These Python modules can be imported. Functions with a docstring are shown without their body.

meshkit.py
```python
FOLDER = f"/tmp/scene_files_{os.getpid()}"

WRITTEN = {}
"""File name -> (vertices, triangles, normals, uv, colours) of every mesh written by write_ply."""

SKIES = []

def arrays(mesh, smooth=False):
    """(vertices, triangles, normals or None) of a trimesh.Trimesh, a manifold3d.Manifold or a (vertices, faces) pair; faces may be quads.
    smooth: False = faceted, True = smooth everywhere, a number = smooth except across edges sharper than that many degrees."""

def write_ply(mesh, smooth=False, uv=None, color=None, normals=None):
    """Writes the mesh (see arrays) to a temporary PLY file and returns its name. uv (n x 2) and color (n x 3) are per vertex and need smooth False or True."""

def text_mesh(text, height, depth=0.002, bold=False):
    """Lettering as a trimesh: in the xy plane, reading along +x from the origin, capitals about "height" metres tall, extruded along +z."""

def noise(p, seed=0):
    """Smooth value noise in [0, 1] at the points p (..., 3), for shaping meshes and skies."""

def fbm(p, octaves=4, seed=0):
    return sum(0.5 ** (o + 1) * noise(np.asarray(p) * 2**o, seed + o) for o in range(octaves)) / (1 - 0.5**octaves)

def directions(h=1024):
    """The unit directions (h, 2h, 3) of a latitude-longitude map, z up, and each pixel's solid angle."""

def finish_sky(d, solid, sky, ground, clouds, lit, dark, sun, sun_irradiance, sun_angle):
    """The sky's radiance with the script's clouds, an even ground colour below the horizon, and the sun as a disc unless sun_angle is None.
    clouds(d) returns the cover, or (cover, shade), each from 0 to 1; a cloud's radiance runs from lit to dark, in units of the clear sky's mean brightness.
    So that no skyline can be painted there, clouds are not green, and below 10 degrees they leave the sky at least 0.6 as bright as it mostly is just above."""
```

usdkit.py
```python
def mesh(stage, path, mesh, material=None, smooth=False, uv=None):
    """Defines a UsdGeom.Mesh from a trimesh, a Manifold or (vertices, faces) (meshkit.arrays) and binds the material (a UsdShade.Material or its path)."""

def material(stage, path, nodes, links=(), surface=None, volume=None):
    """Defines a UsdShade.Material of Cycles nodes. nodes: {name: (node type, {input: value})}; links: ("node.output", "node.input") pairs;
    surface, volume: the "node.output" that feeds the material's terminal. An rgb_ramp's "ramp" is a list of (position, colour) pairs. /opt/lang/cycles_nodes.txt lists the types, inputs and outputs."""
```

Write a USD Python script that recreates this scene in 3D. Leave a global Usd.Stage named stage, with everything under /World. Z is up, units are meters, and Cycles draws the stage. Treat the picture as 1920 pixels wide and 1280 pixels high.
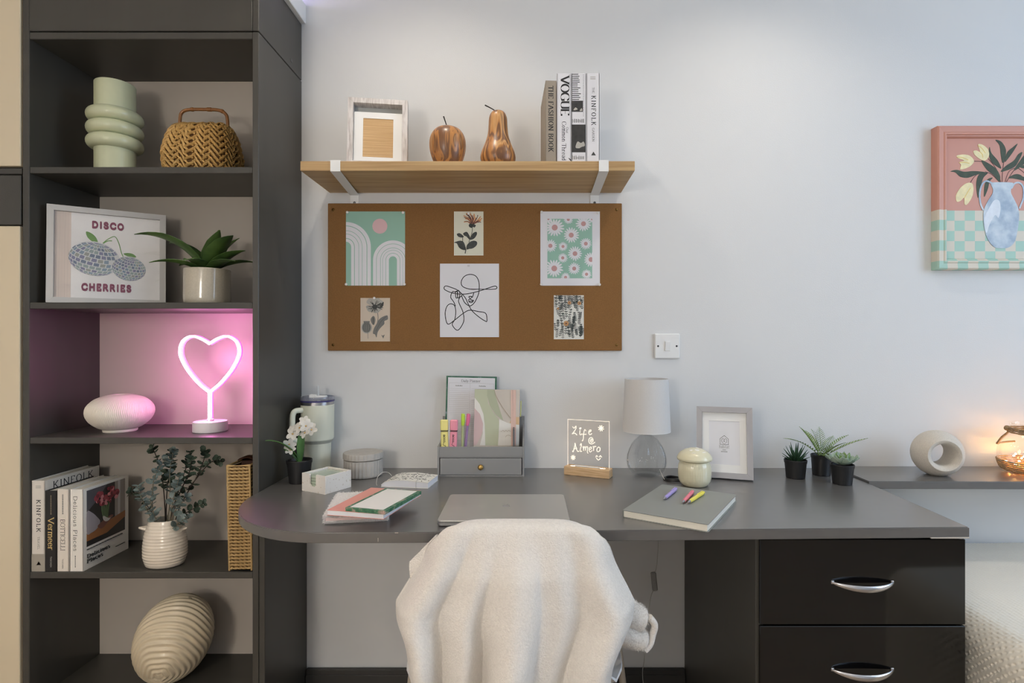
import math, random
import numpy as np, trimesh, manifold3d as m3, shapely
from shapely.geometry import Polygon, LineString, Point, MultiPolygon, box as sbox
from shapely import affinity
from shapely.ops import unary_union
import usdkit, meshkit
from pxr import Usd, UsdGeom, UsdLux, UsdShade, Gf, Sdf, Vt

stage = Usd.Stage.CreateInMemory()
UsdGeom.SetStageUpAxis(stage, 'Z'); UsdGeom.SetStageMetersPerUnit(stage, 1.0)
UsdGeom.Xform.Define(stage, '/World'); UsdGeom.Scope.Define(stage, '/World/Looks')
PI = math.pi
EYE = 1.177

# ------------------------------------------------------------------ camera, sky, daylight, downlights, exposure
cam = UsdGeom.Camera.Define(stage, '/World/camera')
cam.CreateHorizontalApertureAttr(36.0); cam.CreateVerticalApertureAttr(24.0)
cam.CreateFocalLengthAttr(19.6875)
cam.CreateHorizontalApertureOffsetAttr(-0.5625); cam.CreateVerticalApertureOffsetAttr(0.0375)
cam.CreateClippingRangeAttr(Gf.Vec2f(0.05, 100))
cam.CreateExposureAttr(-0.47)
cx = UsdGeom.Xformable(cam); cx.AddTranslateOp().Set(Gf.Vec3d(0, -1.909, EYE)); cx.AddRotateXOp().Set(90.0)

dome = UsdLux.DomeLight.Define(stage, '/World/sky'); dome.CreateIntensityAttr(0.35); dome.CreateColorAttr(Gf.Vec3f(.8, .9, 1.0))

def rect_light(name, loc, rot, w, h, power, col):
    l = UsdLux.RectLight.Define(stage, '/World/' + name)
    l.CreateWidthAttr(w); l.CreateHeightAttr(h); l.CreateIntensityAttr(power); l.CreateColorAttr(Gf.Vec3f(*col))
    x = UsdGeom.Xformable(l); x.AddTranslateOp().Set(Gf.Vec3d(*loc)); x.AddRotateXYZOp().Set(Gf.Vec3f(*rot))
    return l
# daylight entering through the window of the right-hand wall
rect_light('daylight', (3.115, -1.75, 1.72), (0, 90, 0), 1.5, 1.5, 7.6, (.60, .80, 1.06))
DOWNLIGHTS = [(-.33, -.50, 11.5), (.76, -.50, 11), (-1.75, -1.7, 12), (-.75, -2.3, 8), (.75, -2.3, 8), (2.2, -1.2, 5)]   # x, y, intensity: recessed lamps of the ceiling
WARM = (1.0, .90, .77)
CEIL = 2.55
FLOOR_LAMP = 34.0        # radiance of the shade of the standing lamp behind the camera, to the left

# ------------------------------------------------------------------ naming
used = {}
def numbered(parent, name):
    k = (parent, name); used[k] = used.get(k, -1) + 1
    return name if used[k] == 0 else f'{name}_{used[k]:03d}'
def meta(prim, label=None, cat=None, group=None, kind=None):
    for k, v in (('label', label), ('category', cat), ('group', group), ('kind', kind)):
        if v: prim.SetCustomDataByKey(k, v)
def thing(name, label, cat, loc=(0, 0, 0), rz=0.0, group=None):
    p = '/World/' + numbered('/World', name)
    x = UsdGeom.Xform.Define(stage, p)
    x.AddTranslateOp().Set(Gf.Vec3d(*map(float, loc))); x.AddRotateZOp().Set(float(rz))
    meta(x.GetPrim(), label, cat, group)
    return p
def part(parent, name, mesh, mat, smooth=35, label=None, kind=None):
    p = parent + '/' + numbered(parent, name)
    m = usdkit.mesh(stage, p, mesh, mat, smooth=smooth)
    meta(m.GetPrim(), label, None, None, kind)
    return p
def single(name, mesh, mat, label=None, cat=None, group=None, kind=None, smooth=35):
    p = '/World/' + numbered('/World', name)
    m = usdkit.mesh(stage, p, mesh, mat, smooth=smooth)
    meta(m.GetPrim(), label, cat, group, kind)
    return p
def struct(name, mesh, mat, smooth=35):
    return single(name, mesh, mat, kind='structure', smooth=smooth)
# ------------------------------------------------------------------ materials
looks = {}
def srgb(r, g, b):
    f = lambda c: (c / 255 / 12.92) if c / 255 <= .04045 else ((c / 255 + .055) / 1.055) ** 2.4
    return (f(r), f(g), f(b))
def sc(c, k): return tuple(min(1, x * k) for x in c)
def M(name, col=(.5, .5, .5), rough=.5, metal=0.0, spec=.5, var=0.0, vscale=20.0, stretch=(1, 1, 1), bump=0.0, bscale=200.0, bstretch=None,
      coat=0.0, sheen=0.0, trans=0.0, emit=None, estr=0.0, ramp=None, island=0.0, distort=0.0, sss=0.0, detail=3.0, alpha=1.0, bdist=.002):
    if name in looks: return looks[name]
    p = {'base_color': col, 'roughness': rough, 'metallic': metal, 'specular_ior_level': spec}
    if coat: p.update(coat_weight=coat, coat_roughness=.05 if rough < .33 else .22)
    if sheen: p.update(sheen_weight=sheen, sheen_roughness=.4)
    if trans: p.update(transmission_weight=trans, ior=1.47)
    if alpha < 1: p['alpha'] = alpha
    if sss: p.update(subsurface_weight=sss, subsurface_radius=(1, .6, .4), subsurface_scale=.01)
    if emit: p.update(emission_color=emit, emission_strength=estr)
    n, l = {'p': ('principled_bsdf', p)}, []
    if var or ramp or bump or island: n['tc'] = ('texture_coordinate', {})
    if var or ramp:
        n['map'] = ('mapping', {'scale': stretch}); n['noise'] = ('noise_texture', {'scale': vscale, 'detail': detail, 'distortion': distort})
        n['ramp'] = ('rgb_ramp', {'ramp': ramp or [(.3, sc(col, 1 - var)), (.7, sc(col, 1 + var))]})
        l += [('tc.object', 'map.vector'), ('map.vector', 'noise.vector'), ('noise.fac', 'ramp.fac')]
        out = 'ramp.color'
        if not island: l.append((out, 'p.base_color'))
    if island:
        n['geo'] = ('geometry', {}); n['ir'] = ('rgb_ramp', {'ramp': [(0, sc(col, 1 - island)), (.5, col), (1, sc(col, 1 + island))]})
        l += [('geo.random_per_island', 'ir.fac')]
        if var or ramp:
            n['mx'] = ('mix', {'mix_type': 'mix', 'fac': .5}); l += [('ramp.color', 'mx.color1'), ('ir.color', 'mx.color2'), ('mx.color', 'p.base_color')]
        else: l.append(('ir.color', 'p.base_color'))
    if bump:
        n['bm'] = ('mapping', {'scale': bstretch or (1, 1, 1)}); n['bn'] = ('noise_texture', {'scale': bscale, 'detail': 2.0}); n['b'] = ('bump', {'strength': bump, 'distance': bdist})
        l += [('tc.object', 'bm.vector'), ('bm.vector', 'bn.vector'), ('bn.fac', 'b.height'), ('b.normal', 'p.normal')]
    looks[name] = usdkit.material(stage, '/World/Looks/' + name, n, l, surface='p.BSDF')
    return looks[name]
def pane_mat(name, tint=(1, 1, 1), edge=.25, rough=0.02, face=.02):
    if name not in looks:
        looks[name] = usdkit.material(stage, '/World/Looks/' + name,
            {'t': ('transparent_bsdf', {'color': tint}), 'g': ('glossy_bsdf', {'color': (1, 1, 1), 'roughness': rough}), 'lw': ('layer_weight', {'blend': .5}), 'pw': ('math', {'math_type': 'power', 'value2': 4.0}),
             'f': ('math', {'math_type': 'multiply_add', 'value2': edge, 'value3': face}), 'm': ('mix_closure', {})},
            [('lw.facing', 'pw.value1'), ('pw.value', 'f.value1'), ('f.value', 'm.fac'), ('t.BSDF', 'm.closure1'), ('g.BSDF', 'm.closure2')], surface='m.closure')
    return looks[name]
def leaf_mat(name, col, var=.25, rough=.45, trl=.25, vscale=30, stretch=(1, 1, 1), col2=None):
    if name not in looks:
        c2 = col2 or sc(col, 1 + var)
        looks[name] = usdkit.material(stage, '/World/Looks/' + name,
            {'tc': ('texture_coordinate', {}), 'map': ('mapping', {'scale': stretch}), 'n': ('noise_texture', {'scale': vscale}), 'r': ('rgb_ramp', {'ramp': [(.3, sc(col, 1 - var)), (.7, c2)]}),
             'p': ('principled_bsdf', {'roughness': rough}), 't': ('translucent_bsdf', {}), 'm': ('mix_closure', {'fac': trl})},
            [('tc.object', 'map.vector'), ('map.vector', 'n.vector'), ('n.fac', 'r.fac'), ('r.color', 'p.base_color'), ('r.color', 't.color'), ('p.BSDF', 'm.closure1'), ('t.BSDF', 'm.closure2')], surface='m.closure')
    return looks[name]

# ------------------------------------------------------------------ mesh helpers
cat = lambda ms: trimesh.util.concatenate([m for m in ms if m is not None])
def T(mesh, t=(0, 0, 0), rx=0, ry=0, rz=0, s=1.0):
    m = mesh.copy()
    R = trimesh.transformations
    A = R.translation_matrix(t) @ R.rotation_matrix(math.radians(rz), [0, 0, 1]) @ R.rotation_matrix(math.radians(ry), [0, 1, 0]) @ R.rotation_matrix(math.radians(rx), [1, 0, 0]) @ np.diag([*(np.ones(3) * s), 1])
    m.apply_transform(A); return m
def bx(x0, x1, y0, y1, z0, z1, b=.0015):
    """a box with chamfered edges"""
    lo, hi = np.minimum((x0, y0, z0), (x1, y1, z1)), np.maximum((x0, y0, z0), (x1, y1, z1))
    b = min(b, .45 * (hi - lo).min())
    if b <= 0: return trimesh.creation.box(bounds=[lo, hi])
    pts = []
    for k in range(3):
        l, h = lo + b, hi - b; l[k], h[k] = lo[k], hi[k]
        pts += [(x, y, z) for x in (l[0], h[0]) for y in (l[1], h[1]) for z in (l[2], h[2])]
    return trimesh.convex.convex_hull(np.array(pts))
def grid(P, closed_u=False, closed_v=False, flip=False):
    """mesh of a (nu, nv, 3) array of points"""
    nu, nv = P.shape[:2]; i = np.arange(nu * nv).reshape(nu, nv)
    a = np.vstack([i, i[:1]]) if closed_u else i
    a = np.hstack([a, a[:, :1]]) if closed_v else a
    q = np.stack([a[:-1, :-1], a[1:, :-1], a[1:, 1:], a[:-1, 1:]], -1).reshape(-1, 4)
    f = np.vstack([q[:, [0, 1, 2]], q[:, [0, 2, 3]]])
    if flip: f = f[:, ::-1]
    return trimesh.Trimesh(P.reshape(-1, 3), f, process=False)
def lathe(prof, n=48, fr=None, sx=1.0, sy=1.0):
    """revolve a closed or open (r, z) profile; fr(theta, r, z) may alter the radius"""
    prof = np.array(prof, float); th = np.linspace(0, 2 * PI, n, endpoint=False)
    r, z = prof[:, 0][None], prof[:, 1][None]; t = th[:, None]
    rr = np.broadcast_to(r, (n, len(prof))) if fr is None else fr(t, r, z) * np.ones((n, len(prof)))
    P = np.stack([rr * np.cos(t) * sx, rr * np.sin(t) * sy, np.broadcast_to(z, rr.shape)], -1)
    m = grid(P, closed_u=True)
    if m.volume < 0: m.invert()
    return m
def smoothprof(pts, k=8):
    return spline(np.array(pts, float), k)
def spline(p, k=8, closed=False):
    """Catmull-Rom through points p (n, d)"""
    p = np.asarray(p, float); n = len(p)
    if n < 3 and not closed: return p
    out = []
    for i in range(n if closed else n - 1):
        if closed: a, b, c, d = p[(i - 1) % n], p[i], p[(i + 1) % n], p[(i + 2) % n]
        else: a, b, c, d = p[max(i - 1, 0)], p[i], p[i + 1], p[min(i + 2, n - 1)]
        t = np.linspace(0, 1, k, endpoint=False)[:, None]
        out.append(.5 * (2 * b + (c - a) * t + (2 * a - 5 * b + 4 * c - d) * t ** 2 + (3 * b - a - 3 * c + d) * t ** 3))
    if not closed: out.append(p[-1:])
    return np.vstack(out)
def tube(pts, r, n=10, closed=False, flat=1.0, cap=True):
    """sweep a circle of radius r (number or per point) along pts"""
    P = np.asarray(pts, float); N = len(P); r = np.broadcast_to(np.asarray(r, float), (N,))
    tg = np.gradient(P, axis=0) if not closed else (np.roll(P, -1, 0) - np.roll(P, 1, 0))
    tg /= np.maximum(np.linalg.norm(tg, axis=1, keepdims=True), 1e-12)
    up = np.array([0, 0, 1.0]) if abs(tg[0, 2]) < .9 else np.array([1.0, 0, 0])
    u = np.cross(tg[0], up); u /= np.linalg.norm(u); rings = []
    th = np.linspace(0, 2 * PI, n, endpoint=False)
    for i in range(N):
        u = u - tg[i] * (u @ tg[i]); u /= max(np.linalg.norm(u), 1e-9); v = np.cross(tg[i], u)
        rings.append(P[i] + r[i] * (np.cos(th)[:, None] * u + flat * np.sin(th)[:, None] * v))
    m = grid(np.array(rings), closed_u=closed, closed_v=True)
    if cap and not closed:
        v = np.vstack([m.vertices, P[:1], P[-1:]]); a = len(m.vertices); k = np.arange(n); k2 = (k + 1) % n; e = (N - 1) * n
        f = np.vstack([m.faces, np.stack([np.full(n, a), k, k2], 1), np.stack([np.full(n, a + 1), e + k2, e + k], 1)])
        m = trimesh.Trimesh(v, f, process=False)
    m.fix_normals() if N < 60 and not closed else None
    return m
def prism(geom, t):
    gs = [g for g in getattr(geom, 'geoms', [geom]) if g.geom_type == 'Polygon' and g.area > 1e-10]
    if not gs: return None
    return cat([trimesh.creation.extrude_polygon(g.simplify(1e-5), t, engine='earcut') for g in gs])
def on_plane(mesh, O, U, V):
    """carry a mesh drawn in x, y (height along z) to the plane with origin O and axes U, V"""
    if mesh is None: return None
    U, V = np.array(U, float), np.array(V, float); U /= np.linalg.norm(U); V /= np.linalg.norm(V); W = np.cross(U, V)
    A = np.eye(4); A[:3, 0], A[:3, 1], A[:3, 2], A[:3, 3] = U, V, W, O
    m = mesh.copy(); m.apply_transform(A); return m
def mirrorx(m): 
    m = m.copy(); m.vertices[:, 0] *= -1; m.invert(); return m
def rounded_rect(x0, x1, y0, y1, r, n=6):
    return sbox(x0 + r, y0 + r, x1 - r, y1 - r).buffer(r, quad_segs=n)
def frame_ring(w, h, b, d, bev=.001):
    """mitred picture frame: outer w x h in the x-z plane centred on x=0 with its foot at z=0, border b, depth d towards -y; four mitred bars"""
    out = []
    o = [(-w / 2, 0), (w / 2, 0), (w / 2, h), (-w / 2, h)]; i = [(-w / 2 + b, b), (w / 2 - b, b), (w / 2 - b, h - b), (-w / 2 + b, h - b)]
    for k in range(4):
        q = [o[k], o[(k + 1) % 4], i[(k + 1) % 4], i[k]]
        m = prism(Polygon(q).buffer(-.0001), d)
        out.append(on_plane(m, (0, 0, 0), (1, 0, 0), (0, 0, 1)))      # W = U x V = (0,-1,0)
    return out
def solidify(P, t):
    """closed sheet of thickness t from a (nu, nv, 3) grid"""
    du, dv = np.gradient(P, axis=0), np.gradient(P, axis=1)
    n = np.cross(du, dv); n /= np.maximum(np.linalg.norm(n, axis=-1, keepdims=True), 1e-12)
    A, B = P + n * t / 2, P - n * t / 2
    nu, nv = P.shape[:2]; i = np.arange(nu * nv).reshape(nu, nv); k = nu * nv
    m1, m2 = grid(A), grid(B, flip=True)
    loop = np.concatenate([i[0, :], i[1:, -1], i[-1, -2::-1], i[-2:0:-1, 0]]); nx = np.roll(loop, -1)
    side = np.vstack([np.stack([loop, loop + k, nx], 1), np.stack([nx, loop + k, nx + k], 1)])
    return trimesh.Trimesh(np.vstack([m1.vertices, m2.vertices]), np.vstack([m1.faces, m2.faces + k, side]), process=False)
def blob(spheres, edges=None, res=.01, it=8):
    """smooth skin round spheres ((x,y,z), r) joined pairwise"""
    sp = lambda c, r: m3.Manifold.sphere(r, 20).translate(c)
    parts = []
    for a, b in (edges or [(k, k + 1) for k in range(len(spheres) - 1)]):
        parts.append(m3.Manifold.batch_hull([sp(*spheres[a]), sp(*spheres[b])]))
    m = m3.Manifold.batch_boolean(parts, m3.OpType.Add).refine_to_length(res).to_mesh()
    t = trimesh.Trimesh(m.vert_properties[:, :3], m.tri_verts)
    return trimesh.smoothing.filter_taubin(t, iterations=it)

# ------------------------------------------------------------------ lettering: one-stroke skeletons inked with a nib
GL = {
'A': (.9, '.05,0 .45,1 .85,0|.2,.36 .7,.36', '.05,0 .85,0'), 'B': (.76, '.12,0 .12,1 .4,1|~.4,1 .58,.92 .6,.72 .4,.54|.12,.54 .4,.54|~.4,.54 .64,.46 .68,.2 .56,.03 .4,0|.4,0 .12,0', ''),
'C': (.86, '~.8,.76 .68,.95 .45,1 .2,.9 .07,.6 .07,.4 .2,.1 .45,0 .68,.05 .8,.22', ''), 'D': (.87, '.12,0 .12,1 .4,1|~.4,1 .65,.9 .78,.62 .78,.38 .65,.1 .4,0|.4,0 .12,0', ''),
'E': (.7, '.6,.86 .6,1 .12,1 .12,0 .63,0 .63,.16|.12,.52 .46,.52', ''), 'F': (.66, '.6,.84 .6,1 .12,1 .12,0|.12,.52 .46,.52', '.12,0'),
'G': (.9, '~.8,.76 .68,.95 .45,1 .2,.9 .07,.6 .07,.4 .2,.1 .45,0 .68,.04 .78,.12|.78,.1 .78,.42', '.76,.42'), 'H': (.86, '.12,0 .12,1|.74,0 .74,1|.12,.52 .74,.52', '.12,0 .12,1 .74,0 .74,1'),
'I': (.32, '.16,0 .16,1', '.16,0 .16,1'), 'K': (.82, '.12,0 .12,1|.7,1 .12,.42|.3,.6 .74,0', '.12,0 .12,1 .68,1 .74,0'), 'L': (.66, '.12,1 .12,0 .6,0 .6,.16', '.12,1'),
'M': (1.0, '.1,0 .1,1 .5,.1 .9,1 .9,0', '.1,0 .9,0'), 'N': (.9, '.1,0 .1,1 .78,0 .78,1', '.1,0 .78,1'), 'O': (.92, '@.46,.5,.39,.5', ''),
'P': (.72, '.12,0 .12,1 .4,1|~.4,1 .6,.92 .64,.74 .58,.56 .4,.47|.4,.47 .12,.47', '.12,0'), 'R': (.8, '.12,0 .12,1 .4,1|~.4,1 .58,.93 .62,.75 .56,.58 .4,.5|.12,.5 .4,.5 .72,0', '.12,0 .72,0'),
'S': (.72, '~.6,.8 .5,.96 .32,1 .14,.9 .12,.7 .28,.57 .48,.46 .63,.28 .58,.08 .38,0 .2,.04 .09,.22', ''), 'T': (.76, '.04,.84 .04,1 .72,1 .72,.84|.38,1 .38,0', '.38,0'),
'U': (.84, '.12,1 .12,.3|~.12,.3 .17,.09 .42,0 .67,.09 .72,.3|.72,.3 .72,1', '.12,1 .72,1'), 'V': (.86, '.05,1 .44,0 .82,1', '.05,1 .82,1'), 'Y': (.8, '.05,1 .4,.48 .75,1|.4,.48 .4,0', '.4,0'),
'a': (.58, '~.08,.56 .22,.68 .4,.66 .48,.5|.48,.52 .48,0|~.48,.42 .2,.38 .07,.2 .15,.02 .33,.02 .48,.18', ''), 'b': (.62, '.1,1 .1,0|~.1,.5 .3,.68 .52,.54 .52,.14 .3,0 .1,.15', ''), 'c': (.54, '~.48,.55 .3,.68 .1,.54 .08,.15 .3,0 .5,.13', ''),
'd': (.62, '.5,1 .5,0|~.5,.5 .3,.68 .08,.52 .08,.15 .3,0 .5,.18', ''), 'e': (.58, '.08,.36 .5,.36|~.5,.36 .46,.58 .3,.68 .12,.56 .07,.3 .14,.08 .3,0 .5,.13', ''), 'f': (.4, '~.4,.95 .28,1 .18,.85 .18,.7|.18,.75 .18,0|.04,.66 .36,.66', ''),
'g': (.62, '.5,.68 .5,.0|~.5,0 .42,-.24 .2,-.26 .08,-.16|~.5,.5 .3,.68 .08,.52 .08,.2 .3,.06 .5,.2', ''), 'h': (.62, '.1,1 .1,0|~.1,.45 .25,.67 .42,.64 .5,.46|.5,.48 .5,0', '.1,0 .5,0'),
'i': (.26, '.13,.68 .13,0|.13,.9 .13,.91', '.13,0'), 'k': (.56, '.1,1 .1,0|.46,.66 .1,.28|.22,.4 .5,0', '.1,0 .5,0'), 'l': (.26, '.13,1 .13,0', '.13,0'), 'w': (.8, '.04,.68 .2,0 .38,.6 .56,0 .72,.68', ''), 'm': (.9, '.1,.68 .1,0|~.1,.45 .25,.67 .38,.63 .44,.46|.44,.48 .44,0|~.44,.45 .6,.67 .72,.63 .78,.46|.78,.48 .78,0', '.1,0 .44,0 .78,0'),
'n': (.62, '.1,.68 .1,0|~.1,.45 .25,.67 .42,.64 .5,.46|.5,.48 .5,0', '.1,0 .5,0'), 'o': (.6, '@.3,.34,.23,.34', ''), 'p': (.62, '.1,.68 .1,-.28|~.1,.5 .3,.68 .52,.54 .52,.14 .3,0 .1,.15', ''), 'r': (.44, '.1,.68 .1,0|~.1,.42 .22,.64 .4,.66', '.1,0'),
's': (.5, '~.42,.56 .3,.68 .12,.62 .12,.46 .28,.36 .43,.24 .38,.05 .22,0 .07,.12', ''), 't': (.4, '.18,.92 .18,.12|~.18,.15 .24,0 .38,.08|.04,.66 .36,.66', ''), 'u': (.62, '.1,.68 .1,.2|~.1,.22 .16,.02 .3,0 .5,.2|.5,.68 .5,0', ''),
'v': (.56, '.05,.68 .28,0 .5,.68', ''), 'y': (.56, '.05,.68 .28,.05|.5,.68 .2,-.26', ''), '@': (1, '~.6,.6 .5,.7 .4,.55 .45,.4 .6,.45 .66,.65 .5,.85 .28,.75 .18,.45 .3,.12 .6,.05 .8,.2', ''), ' ': (.35, '', ''), '.': (.2, '.1,0 .1,.01', ''), '&': (.8, '~.7,.4 .5,.05 .2,.0 .1,.25 .4,.6 .45,.85 .3,1 .2,.85 .3,.6 .75,0', '')}
def strokes(ch):
    adv, ps, sf = GL[ch]; out = []
    for s in filter(None, ps.split('|')):
        if s[0] == '@':
            a, b, rx, ry = map(float, s[1:].split(',')); t = np.linspace(0, 2 * PI, 33); out.append(np.stack([a + rx * np.cos(t), b + ry * np.sin(t)], 1))
        else:
            q = np.array([list(map(float, x.split(','))) for x in s.lstrip('~').split()]); out.append(spline(q, 6) if s[0] == '~' else q)
    return adv, out, [tuple(map(float, x.split(','))) for x in sf.split()]
def ink(lines, nib):
    rx, ry = nib
    g = unary_union([affinity.scale(LineString(l), 1 / rx, 1 / ry, origin=(0, 0)) for l in lines]).buffer(1, quad_segs=4)
    return affinity.scale(g, rx, ry, origin=(0, 0))
def text2d(text, h, nib=(.05, .05), serif=0.0, gap=.12, wide=1.0):
    """shapely lettering: capitals h tall from the origin along +x; nib half-sizes relative to the capital height"""
    x, lines = 0.0, []
    for ch in text:
        adv, st, sf = strokes(ch)
        lines += [s * (wide, 1) + (x, 0) for s in st if len(s) > 1]
        if serif: lines += [np.array([(a * wide + x - serif, b), (a * wide + x + serif, b)]) for a, b in sf]
        x += adv * wide + gap
    g = affinity.scale(ink(lines, nib), h, h, origin=(0, 0))
    return g.simplify(h * .008), (x - gap) * h
def fit_text(text, length, h, **k):
    g, w = text2d(text, h, **k); return affinity.scale(g, length / w, 1, origin=(0, 0))
def line2d(pts, w, smooth=True, closed=False):
    p = spline(pts, 6, closed) if smooth else np.array(pts, float)
    if closed: p = np.vstack([p, p[:1]])
    return LineString(p).buffer(w / 2, quad_segs=3)
def poly2d(pts, smooth=True):
    return Polygon(spline(pts, 6, True) if smooth else pts).buffer(0)
def ell(x, y, rx, ry, rot=0):
    return affinity.rotate(affinity.scale(Point(x, y).buffer(1, quad_segs=8), rx, ry), rot, origin=(x, y))
PRT = .00025
def pieces(parent, name, g, t, mat, put):
    """printed shapes as thin meshes: a few large ones each a part, many small ones joined"""
    gs = [q for q in getattr(g, 'geoms', [g]) if q.geom_type == 'Polygon' and q.area > 1e-8]
    if not gs: return
    if len(gs) <= 20 and 'letter' not in name and 'title' not in name:
        for q in gs: part(parent, name, put(prism(q, t)), mat, smooth=False)
    else:
        m = prism(MultiPolygon(gs), t)
        if m is not None: part(parent, name, put(m), mat, smooth=False, kind='stuff' if len(gs) > 20 else None)
def print_layers(parent, layers, O, U, V, clip=None, base=0.0):
    """flat print: list of (part name, geometry, material) laid one over the other on the plane O, U, V"""
    W = np.cross(np.array(U, float), np.array(V, float)); W /= np.linalg.norm(W)
    for k, (name, g, mat) in enumerate(layers):
        if isinstance(g, (list, tuple)): g = unary_union(list(g))
        if clip is not None: g = g.intersection(clip)
        pieces(parent, name, g, PRT * (k + 1), mat, lambda m: on_plane(m, np.array(O) + W * base, U, V))
# ------------------------------------------------------------------ the room
XL, XR, YF = -2.75, 3.1, -4.2          # left, right and front (behind the camera) faces of the room; the photographed wall stands at y = 0
m_wall = M('wall_paint', srgb(222, 223, 223), .75, spec=.2, bump=.12, bscale=260)
m_ceil = M('ceiling_paint', srgb(236, 236, 234), .8, spec=.2)
m_floor = M('floor_vinyl', srgb(150, 132, 112), .45, var=.15, vscale=6, stretch=(1, 8, 1))
m_white = M('white_gloss', srgb(236, 237, 236), .35)
m_skirt = M('skirting_grey', srgb(58, 57, 55), .45)
struct('wall_back', bx(XL - .1, XR + .1, 0, .1, 0, CEIL, 0), m_wall)
struct('wall_front', bx(XL - .1, XR + .1, YF - .1, YF, 0, CEIL, 0), m_wall)
struct('wall_left', bx(XL - .1, XL, YF, 0, 0, CEIL, 0), m_wall)
struct('floor', bx(XL - .1, XR + .1, YF - .1, .1, -.1, 0, 0), m_floor)
# right-hand wall with the window opening (y -2.5..-1.0, z .92..2.5)
wy0, wy1, wz0, wz1 = -2.5, -1.0, .92, 2.5
wr = Polygon([(YF, 0), (0, 0), (0, CEIL), (YF, CEIL)], [[(wy0, wz0), (wy1, wz0), (wy1, wz1), (wy0, wz1)]])
struct('wall_right', on_plane(prism(wr, .1), (XR, 0, 0), (0, 1, 0), (0, 0, 1)), m_wall, smooth=False)
wn = '/World/window_1'; UsdGeom.Xform.Define(stage, wn); meta(stage.GetPrimAtPath(wn), kind='structure')
fr = Polygon([(wy0, wz0), (wy1, wz0), (wy1, wz1), (wy0, wz1)], [[(wy0 + .06, wz0 + .06), (-1.78, wz0 + .06), (-1.78, wz1 - .06), (wy0 + .06, wz1 - .06)], [(-1.72, wz0 + .06), (wy1 - .06, wz0 + .06), (wy1 - .06, wz1 - .06), (-1.72, wz1 - .06)]])
part(wn, 'window_frame', on_plane(prism(fr, .06), (XR + .02, 0, 0), (0, 1, 0), (0, 0, 1)), m_white, smooth=False)
for a, b in ((wy0 + .05, -1.77), (-1.73, wy1 - .05)):
    part(wn, 'pane', bx(XR + .048, XR + .052, a, b, wz0 + .05, wz1 - .05, 0), pane_mat('window_glass'), smooth=False)
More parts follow.
